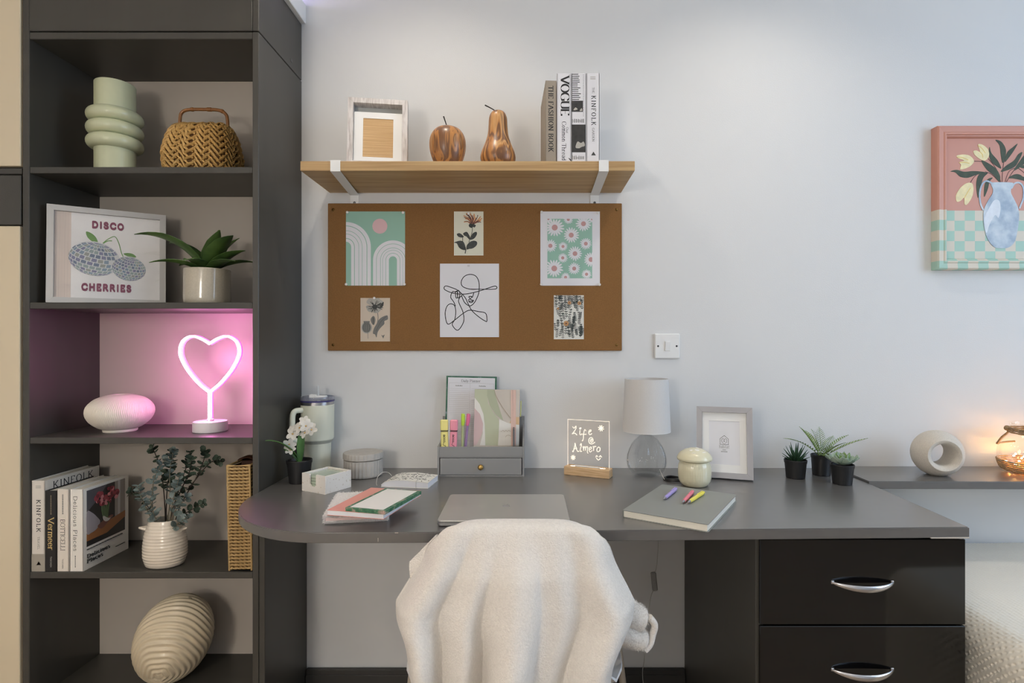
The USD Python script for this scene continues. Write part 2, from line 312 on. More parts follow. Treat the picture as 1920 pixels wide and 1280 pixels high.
# ceiling with round cut-outs for the recessed lamps
cg = sbox(XL - .1, YF - .1, XR + .1, .1)
for x, y, _ in DOWNLIGHTS: cg = cg.difference(Point(x, y).buffer(.045, quad_segs=8))
struct('ceiling', T(prism(cg, .05), (0, 0, CEIL)), m_ceil, smooth=False)
struct("ceiling", bx(XL - .1, XR + .1, YF - .1, .1, CEIL + .16, CEIL + .2, 0), m_ceil)
m_can = M('downlight_can', srgb(200, 200, 198), .5); m_bulb = M('downlight_lamp', (1, 1, 1), .5, emit=WARM, estr=8)
for k, (x, y, pw) in enumerate(DOWNLIGHTS):
    t = thing('downlight', 'round white recessed ceiling downlight above ' + ['the left half of the desk', 'the right half of the desk', 'the floor before the cream cabinet', 'the floor behind the chair', 'the floor beside the bed', 'the bed'][k], 'ceiling light', (x, y, CEIL))
    part(t, 'trim_ring', lathe([(.044, .0), (.058, -.001), (.06, -.004), (.044, -.005), (.044, 0)], 32), m_white)
    part(t, 'housing', lathe([(.0445, .0), (.0445, .06), (.0, .06), (0, .063), (.0475, .063), (.0475, .0), (.0445, 0)], 32), m_can)
    part(t, 'lamp', lathe([(0, .034), (.03, .034), (.03, .045), (0, .045)], 24), m_bulb)
    l = UsdLux.DiskLight.Define(stage, t + '/lamp_light'); l.CreateRadiusAttr(.032); l.CreateIntensityAttr(pw * 60.0); l.CreateColorAttr(Gf.Vec3f(*WARM))
    UsdGeom.Xformable(l).AddTranslateOp().Set(Gf.Vec3d(0, 0, .030))
fl = thing('floor_lamp', 'standing lamp with a warm glowing drum shade behind the camera', 'floor lamp', (-1.05, -2.9, 0))
part(fl, 'base', lathe([(0, 0), (.14, 0), (.14, .012), (.02, .02), (0, .02)], 40), m_white)
part(fl, 'pole', lathe([(0, .021), (.011, .021), (.011, 1.60), (0, 1.60)], 16), m_white)
part(fl, 'shade', lathe([(.21, 1.25), (.19, 1.62), (.187, 1.62), (.207, 1.25), (.21, 1.25)], 48), M('glowing_shade', (1, .95, .85), .8, emit=(1.0, .915, .82), estr=FLOOR_LAMP))
# dark skirting in the knee hole, and along the wall right of the drawers
struct('baseboard_back', cat([bx(-.752, .532, -.016, 0, 0, .072, .003), bx(-.752, .532, -.02, 0, 0, .055, .002)]), m_skirt)
# white boxed trim capping the bookcase, with an LED strip laid on top
struct('trim_1', bx(-1.6, -.756, -.30, -.0005, 2.262, 2.325, .002), m_white)
led = thing('led_strip', 'lilac glowing LED strip on top of the white trim above the bookcase', 'LED strip', (-.80, -.15, 2.3255))
part(led, 'tape', bx(-.006, .006, -.14, .14, 0, .002, 0), m_white)
part(led, 'diffuser', bx(-.005, .005, -.14, .14, .002, .005, .001), M('led_lilac', (1, 1, 1), .5, emit=(.62, .55, 1.0), estr=45))

# ------------------------------------------------------------------ bookcase
m_dark = M('charcoal_laminate', srgb(64, 62, 57), .42, var=.05, vscale=8, stretch=(2, 2, .3), bump=.08, bscale=300)
m_back = M('bookcase_back_paint', srgb(186, 178, 168), .7)
BX0, BX1, BY = -1.447, -.771, -.306     # outer sides and front plane
bc = thing('bookcase', 'tall charcoal open bookcase with pale back panel, between cream cabinet and desk', 'bookcase', ((BX0 + BX1) / 2, 0, 0))
o = -(BX0 + BX1) / 2; hw = (BX1 - BX0) / 2
part(bc, 'side_panel', bx(-hw, -hw + .019, BY, -.001, 0, 2.26), m_dark)
part(bc, 'side_panel', bx(hw - .018, hw, BY, -.001, 0, 2.066), m_dark)
part(bc, 'side_panel', bx(hw - .018, hw, BY, -.001, 2.069, 2.26), m_dark)
part(bc, 'back_panel', bx(-hw + .019, hw - .018, -.042, -.036, .06, 2.05, 0), m_back)
SH = [1.680, 1.292, .905, .519, .1405]
for z in SH: part(bc, 'shelf', bx(-hw + .0192, hw - .0182, BY + .002, -.042, z - .018, z, .001), m_dark)
part(bc, 'top_rail', bx(-hw + .0192, hw - .0182, BY + .001, -.042, 2.046, 2.066), m_dark)
part(bc, 'cupboard_door', bx(-hw + .019, hw - .0185, BY, BY + .018, 2.069, 2.258), m_dark)
part(bc, 'plinth', bx(-hw + .0192, hw - .0182, BY + .03, BY + .048, 0, .1222), m_dark)
sp = part(bc, 'cover_cap', T(lathe([(0, 0), (.007, 0), (.006, .0015), (0, .0015)], 16), (hw, -.085, 2.095), ry=90), M('cap_grey', srgb(92, 91, 88), .5))

# ------------------------------------------------------------------ cream cabinet at the left edge
m_cream = M('cream_door', srgb(214, 200, 172), .45)
cb = thing('tall_cabinet', 'tall built-in cabinet with cream doors and charcoal frame at left edge', 'cabinet', (-1.449, 0, 0))
part(cb, 'carcass', bx(-1.05, -.001, -.29, -.001, 0, 2.26), m_dark)
part(cb, 'upper_door', bx(-1.05, -.003, -.308, -.291, 1.682, 2.25), m_cream, label='upper cream cabinet door')
part(cb, 'rail', bx(-1.05, -.003, -.303, -.291, 1.660, 1.677), m_dark)
part(cb, 'filler_panel', bx(-1.05, -.003, -.306, -.291, 1.514, 1.656), m_dark)
part(cb, 'lower_door', bx(-1.05, -.005, -.308, -.291, .1, 1.510), m_cream, label='lower cream cabinet door')
part(cb, 'plinth', bx(-1.05, -.003, -.27, -.2905, 0, .095), m_dark)

# ------------------------------------------------------------------ desk, drawers, ledge
m_desk = M('desk_top_laminate', srgb(94, 92, 90), .34, coat=.7, spec=.8, var=.04, vscale=30, bump=.05, bscale=500)
DZ = .75
t = np.linspace(PI, 1.5 * PI, 16)
left = [(-.472 + .3 * np.cos(a), -.338 + .3 * np.sin(a) * 1.04) for a in t]
dk = Polygon([(-.7705, -.001), (-.7705, -.305)] + left + [(-.30, -.649), (1.021, -.613), (1.034, -.2)] + [(1.034, -.001)])
def slab(poly, z0, z1, b=.002):
    a, m, c = prism(poly.buffer(-b), .0005), prism(poly, 1.0), None
    v = np.array(poly.exterior.coords)[:-1]; w = np.array(poly.buffer(-b, join_style=2).exterior.coords)[:-1]
    lay = [T(prism(poly.buffer(-b, join_style=2), z1 - z0), (0, 0, z0)), T(prism(poly, z1 - z0 - 2 * b), (0, 0, z0 + b))]
    return cat(lay)
desk = thing('desk', 'long charcoal desk top with rounded left end along the wall', 'desk', (0, 0, 0))
part(desk, 'desk_top', slab(dk, DZ - .0245, DZ), m_desk, smooth=30)
ep = thing('end_panel', 'charcoal upright panel carrying the rounded left end of the desk', 'desk panel')
part(ep, 'panel', bx(-.770, -.753, -.306, -.001, 0, DZ - .025), m_dark)
m_chip = M('chipped_edge', srgb(190, 182, 170), .8)
part(desk, 'chipped_edge', cat([bx(.93, 1.0195, -.6165, -.6125, DZ - .0255, DZ - .0225, .0005), bx(-.338, -.3365, -.6495, -.6475, DZ - .021, DZ - .012, .0003), bx(-.30, -.292, -.6488, -.6475, DZ - .002, DZ - .0003, .0003)]), m_chip, label='pale chips along the desk front edge')
m_gloss = M('black_gloss', srgb(10, 10, 11), .07, spec=.6)
m_chrome = M('brushed_chrome', srgb(205, 205, 208), .22, metal=1.0)
du = thing('drawer_unit', 'charcoal drawer unit with glossy black fronts under right end of desk', 'drawers', (.7775, -.30, 0))
part(du, 'side_panel', bx(-.2445, -.2265, -.298, .299, 0, DZ - .0255), m_dark)
part(du, 'carcass', bx(-.2263, .235, -.286, .29, .02, DZ - .0255), m_dark)
def drawer(z0, z1):
    d = part(du, 'drawer', bx(-.2375, .241, -.306, -.288, z0, z1, .0015), m_gloss)
    u = np.linspace(-1, 1, 25)
    hz = (z0 + z1) / 2 + .0
    A = [(.073 * a, -.307 - .026 * (1 - a * a) ** .8 , hz - .006 * (1 - a * a)) for a in u]
    P = np.array(A); rr = .0015 + .0062 * (1 - u ** 2) ** .7
    ring = []
    th = np.linspace(0, 2 * PI, 12, endpoint=False)
    for p, r in zip(P, rr): ring.append(np.stack([np.full(12, p[0]), p[1] + r * .55 * np.cos(th), p[2] + r * np.sin(th)], 1))
    hm = grid(np.array(ring), closed_v=True)
    cups = cat([hm, bx(-.073, -.066, -.309, -.3055, hz - .004, hz + .004, .001), bx(.066, .073, -.309, -.3055, hz - .004, hz + .004, .001)])
    part(d, 'handle', cups, m_chrome, label='curved chrome bow handle')
drawer(.5205, .7195); drawer(.3175, .517); drawer(.1145, .314)
part(du, 'plinth', bx(-.225, .235, -.26, .29, 0, .02), m_dark)
ledge = Polygon([(1.0345, -.001), (1.0345, -.21), (2.35, -.222), (2.35, -.001)])
lg = thing('bedside_ledge', 'narrow charcoal ledge along the wall right of the desk', 'shelf', (0, 0, 0))
LZ = .756
part(lg, 'ledge_top', slab(ledge, LZ - .023, LZ), m_desk, smooth=30)
part(lg, 'wall_batten', bx(1.3, 2.3, -.03, -.001, LZ - .045, LZ - .0235), m_white)
# ------------------------------------------------------------------ wall shelf with strap brackets
m_oak = M('shelf_oak', srgb(180, 148, 102), .5, ramp=[(.25, srgb(160, 126, 82)), (.5, srgb(184, 152, 106)), (.75, srgb(196, 166, 120))], vscale=9, stretch=(.35, 6, 14), distort=.4)
SZ = 1.715
ws = thing('wall_shelf', 'pale oak wall shelf on two white strap brackets above the pinboard', 'shelf', (-.18, 0, SZ))
part(ws, 'board', bx(-.4955, .497, -.248, -.001, -.0285, 0, .001), m_oak)
def bracket(xf, xw):
    w, g = .0145, .0022
    def strip(a, b, xa, xb):   # flat strap from (y, z) a to b in the plane, x from xa to xb
        a, b = np.array(a), np.array(b); d = (b - a) / np.linalg.norm(b - a); n = np.array([-d[1], d[0]]) * g / 2
        pts = []
        for (q, x) in ((a, xa), (b, xb)):
            for s in (-1, 1):
                for e in (-w, w): pts.append((x + e, q[0] + s * n[0], q[1] + s * n[1]))
        return trimesh.convex.convex_hull(np.array(pts))
    b = part(ws, 'bracket', cat([strip((-.012, .0014), (-.2495, .0014), xw, xf), strip((-.2495, .0025), (-.2495, -.031), xf, xf), strip((-.2495, -.0302), (-.0025, -.036), xf, xw), strip((-.0012, -.0295), (-.0012, -.0785), xw, xw)]), m_white)
    part(b, 'screw', T(lathe([(0, .0025), (.003, .002), (.0045, 0), (0, 0)], 14), (xw, -.0023, -.062), rx=90), M('screw_steel', srgb(120, 120, 122), .35, metal=1.0))
bracket(-.391, -.411); bracket(.4045, .407)
# ------------------------------------------------------------------ pinboard and what is pinned to it
m_cork = M('cork_board', srgb(138, 101, 62), .9, spec=.15, var=.09, vscale=260, bump=.25, bscale=900, detail=5)
pb = thing('pinboard', 'wide brown fabric pinboard screwed to the wall under the shelf', 'pinboard', (-.18, 0, 1.399))
part(pb, 'board', bx(-.498, .498, -.012, -.0003, -.2495, .2495, .0015), m_cork)
m_brass = M('old_brass', srgb(120, 92, 52), .35, metal=1.0)
for sx in (-.48, .48):
    for szz in (-.23, .228):
        part(pb, 'screw', T(lathe([(0, .002), (.003, .0016), (.005, 0), (0, 0)], 14), (sx, -.0119, szz), rx=90), m_brass)
m_paper = M('white_paper', srgb(228, 228, 232), .7, spec=.25)
m_cream_p = M('cream_paper', srgb(222, 221, 203), .7, spec=.25)
m_mint = M('mint_print', srgb(150, 192, 174), .65); m_pinkp = M('pink_print', srgb(222, 186, 190), .65)
m_ink = M('black_ink', srgb(34, 34, 36), .6); m_grey1 = M('grey_ink', srgb(120, 120, 116), .7); m_grey2 = M('dark_grey_ink', srgb(66, 68, 66), .7); m_greyl = M('light_grey_ink', srgb(176, 174, 166), .7)
m_pin = M('push_pin_white', srgb(232, 230, 226), .3)
UX, UZ = (1, 0, 0), (0, 0, 1)
def sheet(name, label, x0, x1, z1, z0, mat, curl=0.0, catg='print'):
    w, h = x1 - x0, z1 - z0
    t = thing(name, label, catg, (x0, -.0123, z0))
    u = np.linspace(0, 1, 13); v = np.linspace(0, 1, 13); A, B = np.meshgrid(u, v, indexing='ij')
    P = np.stack([A * w, -.0004 - 0 * A, B * h], -1)
    part(t, 'paper', bx(0, w, -.0007, 0, 0, h, 0), mat, smooth=False)
    return t, w, h
def pin(label, x, z):
    t = thing('push_pin', label, 'push pin', (x, -.0131, z))
    part(t, 'head', T(lathe([(0, .0075), (.003, .0072), (.0046, .0055), (.0042, .003), (.0025, .0018), (.0024, 0), (0, 0)], 18), rx=90), m_pin)
# arches print: zoom frame (50,82)-(548,712) -> sheet
x0, x1, z1, z0 = -.6164, -.4164, 1.6206, 1.3697
t, w, h = sheet('art_print', 'mint green art print of white striped arches and pink sun, pinned top left', x0, x1, z1, z0, m_mint)
Q = lambda x, y, x0=50, x1=548, y0=82, y1=712: ((x - x0) / (x1 - x0) * w, (y1 - y) / (y1 - y0) * h)
k = w / 498
def arch(cx, cy, ro, ri, drop):
    a = lambda r: Point(cx, cy).buffer(r, quad_segs=16).union(sbox(cx - r, cy - drop, cx + r, cy)).difference(sbox(cx - r, cy - drop - r, cx + r, cy - drop))
    return a(ro).difference(a(ri))
def arches(cx, cy, rads):
    c = Q(cx, cy); return unary_union([arch(c[0], c[1], ro * k, ri * k, 1.0) for ro, ri in rads])
A1 = arches(48, 385, [(212, 182), (176, 141), (137, 113), (109, 77), (71, 46)])
A1 = affinity.scale(A1, 1, 1)
A2 = arches(446, 497, [(168, 141), (137, 107), (103, 87), (84, 62), (58, 34)])
sun = Point(Q(336, 207)).buffer(63 * k)
print_layers(t, [('white_arches', [A1, A2], m_paper), ('pink_sun', sun, m_pinkp)], (0, -.0007, 0), UX, UZ, clip=sbox(0.0002, 0.0002, w - .0002, h - .0002))
for n, px, pz in (('top left', .006, h - .004), ('top right', w - .006, h - .005), ('bottom left', .002, .004), ('bottom right', w - .001, .004)):
    pin(f'white push pin at the {n} corner of the striped arches print', x0 + px, z0 + pz)
# poppy card
x0, x1, z1, z0 = -.5673, -.4673, 1.3279, 1.1806
t, w, h = sheet('postcard', 'beige postcard with grey pencil poppy, pinned at lower left', x0, x1, z1, z0, M('beige_card', srgb(208, 194, 176), .75, var=.05, vscale=12), catg='postcard')
Q = lambda x, y: ((x - 175) / 252 * w, (1190 - y) / 373 * h)
k = w / 252
pet = [poly2d([Q(298 + a * 1.0, 893 + b) for a, b in q]) for q in ([(-10, 0), (-70, -35), (-50, -70), (-15, -62), (0, -20)], [(0, -10), (-20, -75), (15, -85), (45, -60), (20, -10)], [(5, 0), (40, -60), (75, -35), (60, 10), (25, 15)], [(-5, 5), (-72, -10), (-60, 35), (-20, 45), (10, 15)], [(0, 5), (-10, 50), (30, 48), (55, 15), (20, 0)])]
rng = random.Random(4)
lines = []
for i in range(46):
    a = rng.uniform(0, 2 * PI); r0, r1 = rng.uniform(15, 30), rng.uniform(40, 74)
    lines.append(LineString([Q(298 + r0 * math.cos(a), 890 + r0 * .8 * math.sin(a)), Q(298 + r1 * math.cos(a + .1), 890 + r1 * .75 * math.sin(a + .1))]).buffer(k * rng.uniform(.8, 2.2)))
leafp = [poly2d([Q(*p) for p in q]) for q in ([(405, 968), (372, 975), (335, 1000), (312, 1040), (290, 1080), (282, 1120), (300, 1130), (312, 1155), (322, 1110), (345, 1075), (378, 1040), (380, 1015), (408, 1000)], [(282, 972), (262, 1000), (272, 1035), (290, 1048), (302, 1010), (296, 980)])]
pod = [ell(*Q(228, 1070), 38 * k, 44 * k), poly2d([Q(200, 1015), Q(256, 1015), Q(250, 1035), Q(206, 1035)], False), line2d([Q(238, 1110), Q(240, 1165)], 3 * k), poly2d([Q(352, 1132), Q(366, 1140), Q(382, 1130), Q(370, 1165)], False)]
podl = [line2d([Q(228 + dx, 1032), Q(228 + dx * 1.6, 1070), Q(228 + dx, 1106)], 2.2 * k) for dx in (-18, -8, 4, 16)]
print_layers(t, [('soft_petals', pet + [ell(*Q(228, 1070), 46 * k, 52 * k)], m_greyl), ('stems', [line2d([Q(322, 945), Q(326, 990), Q(318, 1040)], 5 * k)] + leafp + pod, m_grey1), ('pencil_lines', lines + podl + [ell(*Q(298, 893), 22 * k, 20 * k), line2d([Q(405, 968), Q(350, 1020), Q(310, 1100)], 2 * k), line2d([Q(283, 985), Q(285, 1040)], 5 * k), poly2d([Q(345, 880), Q(372, 850), Q(368, 885), Q(345, 905)])], m_grey2)], (0, -.0007, 0), UX, UZ, clip=sbox(0.0003, 0.0003, w - .0003, h - .0003))
pin('white push pin at the top edge of the pencil poppy postcard', x0 + w * .48, z1 - .001)
# honeysuckle card
x0, x1, z1, z0 = -.2509, -.1509, 1.6206, 1.4715
t, w, h = sheet('postcard', 'pale green postcard with honeysuckle flower and dark leaves, pinned at top centre', x0, x1, z1, z0, m_cream_p, catg='postcard')
Q = lambda x, y: ((x - 190) / 254 * w, (458 - y) / 376 * h)
k = w / 254
m_or = M('peach_ink', srgb(206, 150, 104), .7); m_plum = M('plum_ink', srgb(92, 58, 58), .7); m_slate = M('slate_leaf_ink', srgb(64, 68, 66), .7, var=.35, vscale=60)
fl, fd = [], []
rng = random.Random(9)
for i in range(30):
    a = math.radians(rng.uniform(-8, 188)); L = rng.uniform(55, 108)
    p = [Q(345 + math.cos(a) * 12, 190 - math.sin(a) * 8), Q(345 + math.cos(a) * L * .6, 182 - abs(math.sin(a)) * L * .42 - 8), Q(340 + math.cos(a + .15) * L, 175 - abs(math.sin(a + .1)) * L * .78)]
    (fl if i % 2 else fd).append(line2d(p, (9 if i % 2 else 5) * k))
lv = [poly2d([Q(*p) for p in q]) for q in ([(216, 275), (240, 268), (265, 285), (275, 300), (250, 304), (226, 295)], [(270, 270), (295, 256), (312, 268), (330, 305), (322, 320), (298, 296), (280, 288)], [(335, 308), (352, 270), (382, 256), (388, 275), (372, 305), (350, 320), (330, 322)],
      [(192, 348), (215, 338), (250, 332), (275, 345), (290, 385), (292, 410), (262, 408), (235, 390), (215, 355)], [(300, 405), (300, 375), (325, 345), (360, 332), (388, 342), (385, 370), (355, 395), (320, 402)], [(318, 200), (330, 186), (360, 190), (378, 200), (368, 218), (350, 212), (345, 222), (325, 216)])]
st = [line2d([Q(350, 215), Q(345, 265), Q(328, 320)], 4 * k), line2d([Q(266, 300), Q(266, 345)], 4 * k), line2d([Q(325, 320), Q(320, 345)], 4 * k), line2d([Q(293, 405), Q(287, 438)], 7 * k)]
print_layers(t, [('petals', fl, m_or), ('dark_petals', fd, m_plum), ('leaves', lv + st, m_slate)], (0, -.0007, 0), UX, UZ, clip=sbox(0.0003, 0.0003, w - .0003, h - .0003))
pin('pale push pin at the top edge of the honeysuckle postcard', x0 + w * .5, z1 - .008)
# line drawing
x0, x1, z1, z0 = -.2982, -.0982, 1.4443, 1.1952
t, w, h = sheet('art_print', 'white art print with black one-line drawing of a woman in a hat', x0, x1, z1, z0, m_paper)
Q = lambda x, y: ((x - 73) / 504 * w, (1152 - y) / 628 * h)
k = w / 504
L = lambda q, s=True: line2d([Q(*p) for p in q], 6.6 * k, s)
draw = [L([(408, 742), (330, 742), (268, 720), (255, 680), (280, 635), (330, 616), (380, 632), (405, 680), (408, 742), (400, 790), (372, 850), (340, 882), (312, 880), (280, 850), (258, 800)]),
        L([(325, 742), (450, 743), (540, 742), (560, 730), (545, 716), (500, 728), (420, 755), (330, 778), (260, 785), (180, 775), (120, 750), (108, 730), (125, 715), (170, 728), (225, 752), (285, 810), (315, 870), (350, 930), (420, 990), (470, 1020)]),
        L([(470, 1020), (475, 1005), (462, 948), (400, 933), (325, 922), (270, 950), (200, 1005), (140, 1040), (118, 960), (130, 895), (160, 868), (195, 880), (208, 930), (200, 1000), (178, 1045), (225, 1093), (275, 1020), (270, 940), (240, 870), (232, 840), (245, 810), (262, 795)]),
        L([(232, 752), (200, 765), (180, 765), (165, 810), (190, 850), (205, 885)]), L([(205, 770), (210, 815), (222, 812), (225, 770)]), L([(222, 765), (225, 815), (238, 810), (242, 775), (232, 755), (205, 770)]),
        L([(362, 775), (350, 810), (340, 812)]), L([(345, 805), (322, 805), (325, 818), (338, 822)]), L([(315, 835), (330, 828), (345, 835), (360, 838)]), L([(318, 843), (345, 846), (360, 840)]), L([(320, 850), (340, 857), (356, 848)])]
print_layers(t, [('line_drawing', draw, m_ink)], (0, -.0007, 0), UX, UZ)
part(t, 'clear_tape', bx(.093, .101, -.0011, -.0007, h - .011, h - .004, 0), M('tape_clear', srgb(206, 206, 210), .3))
# daisies print
x0, x1, z1, z0 = .0418, .2436, 1.6206, 1.3697
t, w, h = sheet('art_print', 'white bordered art print of white daisies on mint green, pinned top right', x0, x1, z1, z0, m_paper)
Q = lambda x, y: ((x - 60) / 506 * w, (710 - y) / 626 * h)
k = w / 506
win = sbox(*Q(120, 648), *Q(500, 146))
pets, cores = [], []
rng = random.Random(2)
for x, y, r in ((182, 220, 78), (297, 152, 40), (426, 188, 64), (322, 284, 66), (446, 356, 50), (145, 374, 55), (252, 380, 40), (354, 440, 62), (250, 476, 42), (490, 490, 64), (178, 565, 76), (347, 566, 52), (452, 614, 42), (274, 640, 40), (128, 146, 34), (500, 150, 30)):
    c = Q(x, y); n = 17; a0 = rng.uniform(0, 1)
    for i in range(n):
        a = a0 + 2 * PI * i / n; rr = r * rng.uniform(.9, 1.04)
        pets.append(affinity.translate(affinity.rotate(ell(rr * .6 * k, 0, rr * .42 * k, r * .105 * k), math.degrees(a), origin=(0, 0)), *c))
    cores.append(Point(c).buffer(r * .32 * k))
m_core = M('dusty_rose_print', srgb(196, 152, 150), .65)
print_layers(t, [('mint_ground', win, m_mint), ('daisy_petals', pets, m_paper), ('daisy_hearts', cores, m_core)], (0, -.0007, 0), UX, UZ, clip=win)
for n, px, pz in (('top left', .004, h - .003), ('top right', w - .007, h - .006), ('bottom left', .003, .004), ('bottom right', w - .002, .003)):
    pin(f'white push pin at the {n} corner of the daisies print', x0 + px, z0 + pz)
# wildflower card
x0, x1, z1, z0 = .0873, .1891, 1.337, 1.1879
t, w, h = sheet('postcard', 'white postcard densely printed with dark wildflower sprigs, at lower right', x0, x1, z1, z0, M('ivory_card', srgb(226, 226, 218), .7), catg='postcard')
rng = random.Random(21); dk_, md_, orr, orc = [], [], [], []
for i in range(80):
    x, y = rng.uniform(.004, w - .004), rng.uniform(.0, h * .92); L = rng.uniform(.018, .036); lean = rng.uniform(-.006, .006)
    dst = dk_ if i % 3 else md_
    dst.append(LineString([(x, y), (x + lean * .5, y + L * .5), (x + lean, y + L)]).buffer(.00045))
    n = rng.randint(3, 6)
    for j in range(n):
        f = (j + .6) / n
        for s in (-1, 1):
            dst.append(ell(x + lean * f + s * .0026, y + L * f + .001, .0027, .0011, s * rng.uniform(15, 50)))
    if rng.random() < .5: dst.append(Point(x + lean, y + L).buffer(rng.uniform(.0014, .0028)))
for x, y, r in ((.41, .36, .009), (.52, .83, .006), (.85, .82, .0065), (.14, .7, .004)):
    for a in np.linspace(0, 2 * PI, 9)[:-1]: orr.append(ell(x * w + r * .6 * math.cos(a), y * h + r * .6 * math.sin(a), r * .48, r * .3, math.degrees(a)))
    orc.append(Point(x * w, y * h).buffer(r * .28))
print_layers(t, [('sprigs', md_, m_grey1), ('dark_sprigs', dk_, M('ink_green', srgb(58, 66, 64), .7)), ('orange_flowers', orr, M('orange_ink', srgb(196, 148, 98), .7)), ('flower_hearts', orc, m_plum)], (0, -.0007, 0), UX, UZ, clip=sbox(.0004, .0004, w - .0004, h - .0004))

# ------------------------------------------------------------------ on the wall shelf
m_wash = M('washed_wood', srgb(205, 199, 196), .6, ramp=[(.3, srgb(176, 168, 164)), (.6, srgb(212, 207, 204))], vscale=20, stretch=(8, 1, 1.2))
m_mount = M('mount_board', srgb(238, 238, 236), .8); m_kraft = M('kraft_card', srgb(206, 170, 122), .85, ramp=[(.35, srgb(190, 152, 104)), (.65, srgb(212, 178, 130))], vscale=14, stretch=(.4, 1, 26))
def std_frame(name, label, loc, rz, lean, w, h, b, d, mat, inner):
    """photo frame leaning back on its foot; its parts are drawn upright in the frame's own plane, then leant"""
    t = thing(name, label, 'photo frame', loc, rz)
    A = lambda m: T(m, (0, 0, 0), rx=-lean)
    for q in frame_ring(w, h, b, d): part(t, 'frame_bar', A(q), mat, smooth=False)
    part(t, 'backing', A(bx(-w / 2 + .003, w / 2 - .003, -.0035, .0, .003, h - .003, 0)), M('backing_grey', srgb(96, 92, 88), .8))
    inner(t, A)
    return t
def inner_wash(t, A):
    w, h, b, d = .182, .222, .0165, .034
    part(t, 'liner', A(bx(-w / 2 + b + .0005, w / 2 - b - .0005, -.0055, -.004, b + .0005, h - b - .0005, 0)), M('frame_liner', srgb(178, 178, 172), .8), smooth=False)
    mo = sbox(-.0735, .0175, .073, .183).difference(sbox(-.046, .036, .046, .163))
    part(t, 'mount', A(on_plane(prism(mo, .0014), (0, -.0185, 0), UX, UZ)), m_mount, smooth=False)
    part(t, 'kraft_insert', A(bx(-.05, .05, -.0182, -.0178, .03, .168, 0)), m_kraft, smooth=False)
    part(t, 'glazing', A(bx(-w / 2 + b + .0005, w / 2 - b - .0005, -.0265, -.0255, b + .0005, h - b - .0005, 0)), pane_mat('clear_glazing'), smooth=False)
std_frame('photo_frame', 'whitewashed wooden box frame with kraft card insert, on the wall shelf', (-.470, -.150, SZ + .0005), 8, 7, .182, .222, .0165, .034, m_wash, inner_wash)
def stripy(name, a, b, c, rot):
    if name not in looks:
        looks[name] = usdkit.material(stage, '/World/Looks/' + name, {'tc': ('texture_coordinate', {}), 'map': ('mapping', {'rotation': rot, 'scale': (1.6, 1.6, .12)}),
            'n': ('noise_texture', {'scale': 26, 'detail': 1.5, 'distortion': .6}), 'n2': ('noise_texture', {'scale': 160, 'detail': 2}), 'r': ('rgb_ramp', {'ramp': [(.30, a), (.40, a), (.45, b), (.52, b), (.56, a), (.62, c), (.7, b)]}),
            'r2': ('rgb_ramp', {'ramp': [(.3, (.75, .75, .75)), (.7, (1.1, 1.1, 1.1))]}), 'mx': ('mix', {'mix_type': 'multiply', 'fac': .6}), 'p': ('principled_bsdf', {'roughness': .38, 'coat_weight': .15, 'coat_roughness': .2})},
            [('tc.object', 'map.vector'), ('map.vector', 'n.vector'), ('map.vector', 'n2.vector'), ('n.fac', 'r.fac'), ('n2.fac', 'r2.fac'), ('r.color', 'mx.color1'), ('r2.color', 'mx.color2'), ('mx.color', 'p.base_color')], surface='p.BSDF')
    return looks[name]
w1, w2, w3 = srgb(186, 128, 70), srgb(122, 82, 52), srgb(208, 160, 104)
m_twig = M('twig_black', srgb(30, 25, 22), .5)
ap = thing('wooden_apple', 'striped dark wood apple ornament with thin stalk, on the wall shelf', 'ornament', (-.2465, -.19, SZ), 0)
part(ap, 'fruit', lathe(smoothprof([(0, .0), (.03, .0), (.04, .008), (.052, .04), (.0558, .070), (.051, .095), (.038, .113), (.02, .1215), (.009, .121), (0, .1185)], 6), 48), stripy('apple_wood', w2, w1, w3, (.3, .35, 0)))
part(ap, 'stalk', tube([(0, 0, .117), (-.004, 0, .13), (-.0125, 0, .156)], [.0016, .0015, .002], 8), m_twig)
pe = thing('wooden_pear', 'tall striped wood pear ornament with leaning stalk, on the wall shelf', 'ornament', (-.092, -.19, SZ), 20)
part(pe, 'fruit', lathe(smoothprof([(0, .0), (.036, .0), (.048, .006), (.0542, .026), (.0505, .046), (.040, .072), (.032, .098), (.0292, .125), (.0275, .15), (.0215, .165), (.012, .1715), (0, .172)], 6), 48), stripy('pear_wood', w1, w2, w3, (.05, 0, 1.2)))
part(pe, 'stalk', tube([(-.004, .001, .1700), (-.018, .006, .1795), (-.038, .0125, .190)], [.0017, .0016, .0021], 8), m_twig)

# ------------------------------------------------------------------ books
m_pages = M('book_pages', srgb(226, 220, 206), .85, var=.1, vscale=60, stretch=(60, .5, .5))
def book(label, x, y, z, th, dep, h, cover, rz=0.0, prints=None, group=None, cover_print=None, lean=0.0):
    """closed hardback standing upright, spine facing -y at local y = 0, left board at local x = 0"""
    t = thing('book', label, 'book', (x, y, z), rz, group)
    A = lambda m: T(m, ry=lean) if lean else m
    c = .0026
    boards = cat([bx(0, c, 0, dep, 0, h, .0006), bx(th - c, th, 0, dep, 0, h, .0006), bx(0, th, 0, c, 0, h, .0008)])
    part(t, 'cover', A(boards), cover)
    part(t, 'page_block', A(bx(c, th - c, c, dep - .003, .003, h - .003, 0)), m_pages, smooth=False)
    if prints:
        for nm, g, mat in prints: 
            pieces(t, nm, g, PRT, mat, lambda m: A(on_plane(m, (0, .00003, 0), UX, UZ)))
    if cover_print:
        for k_, (nm, g, mat) in enumerate(cover_print):
            pieces(t, nm, g, PRT * (k_ + 1), mat, lambda m: A(on_plane(m, (th, 0, 0), (0, 1, 0), (0, 0, 1))))
    return t
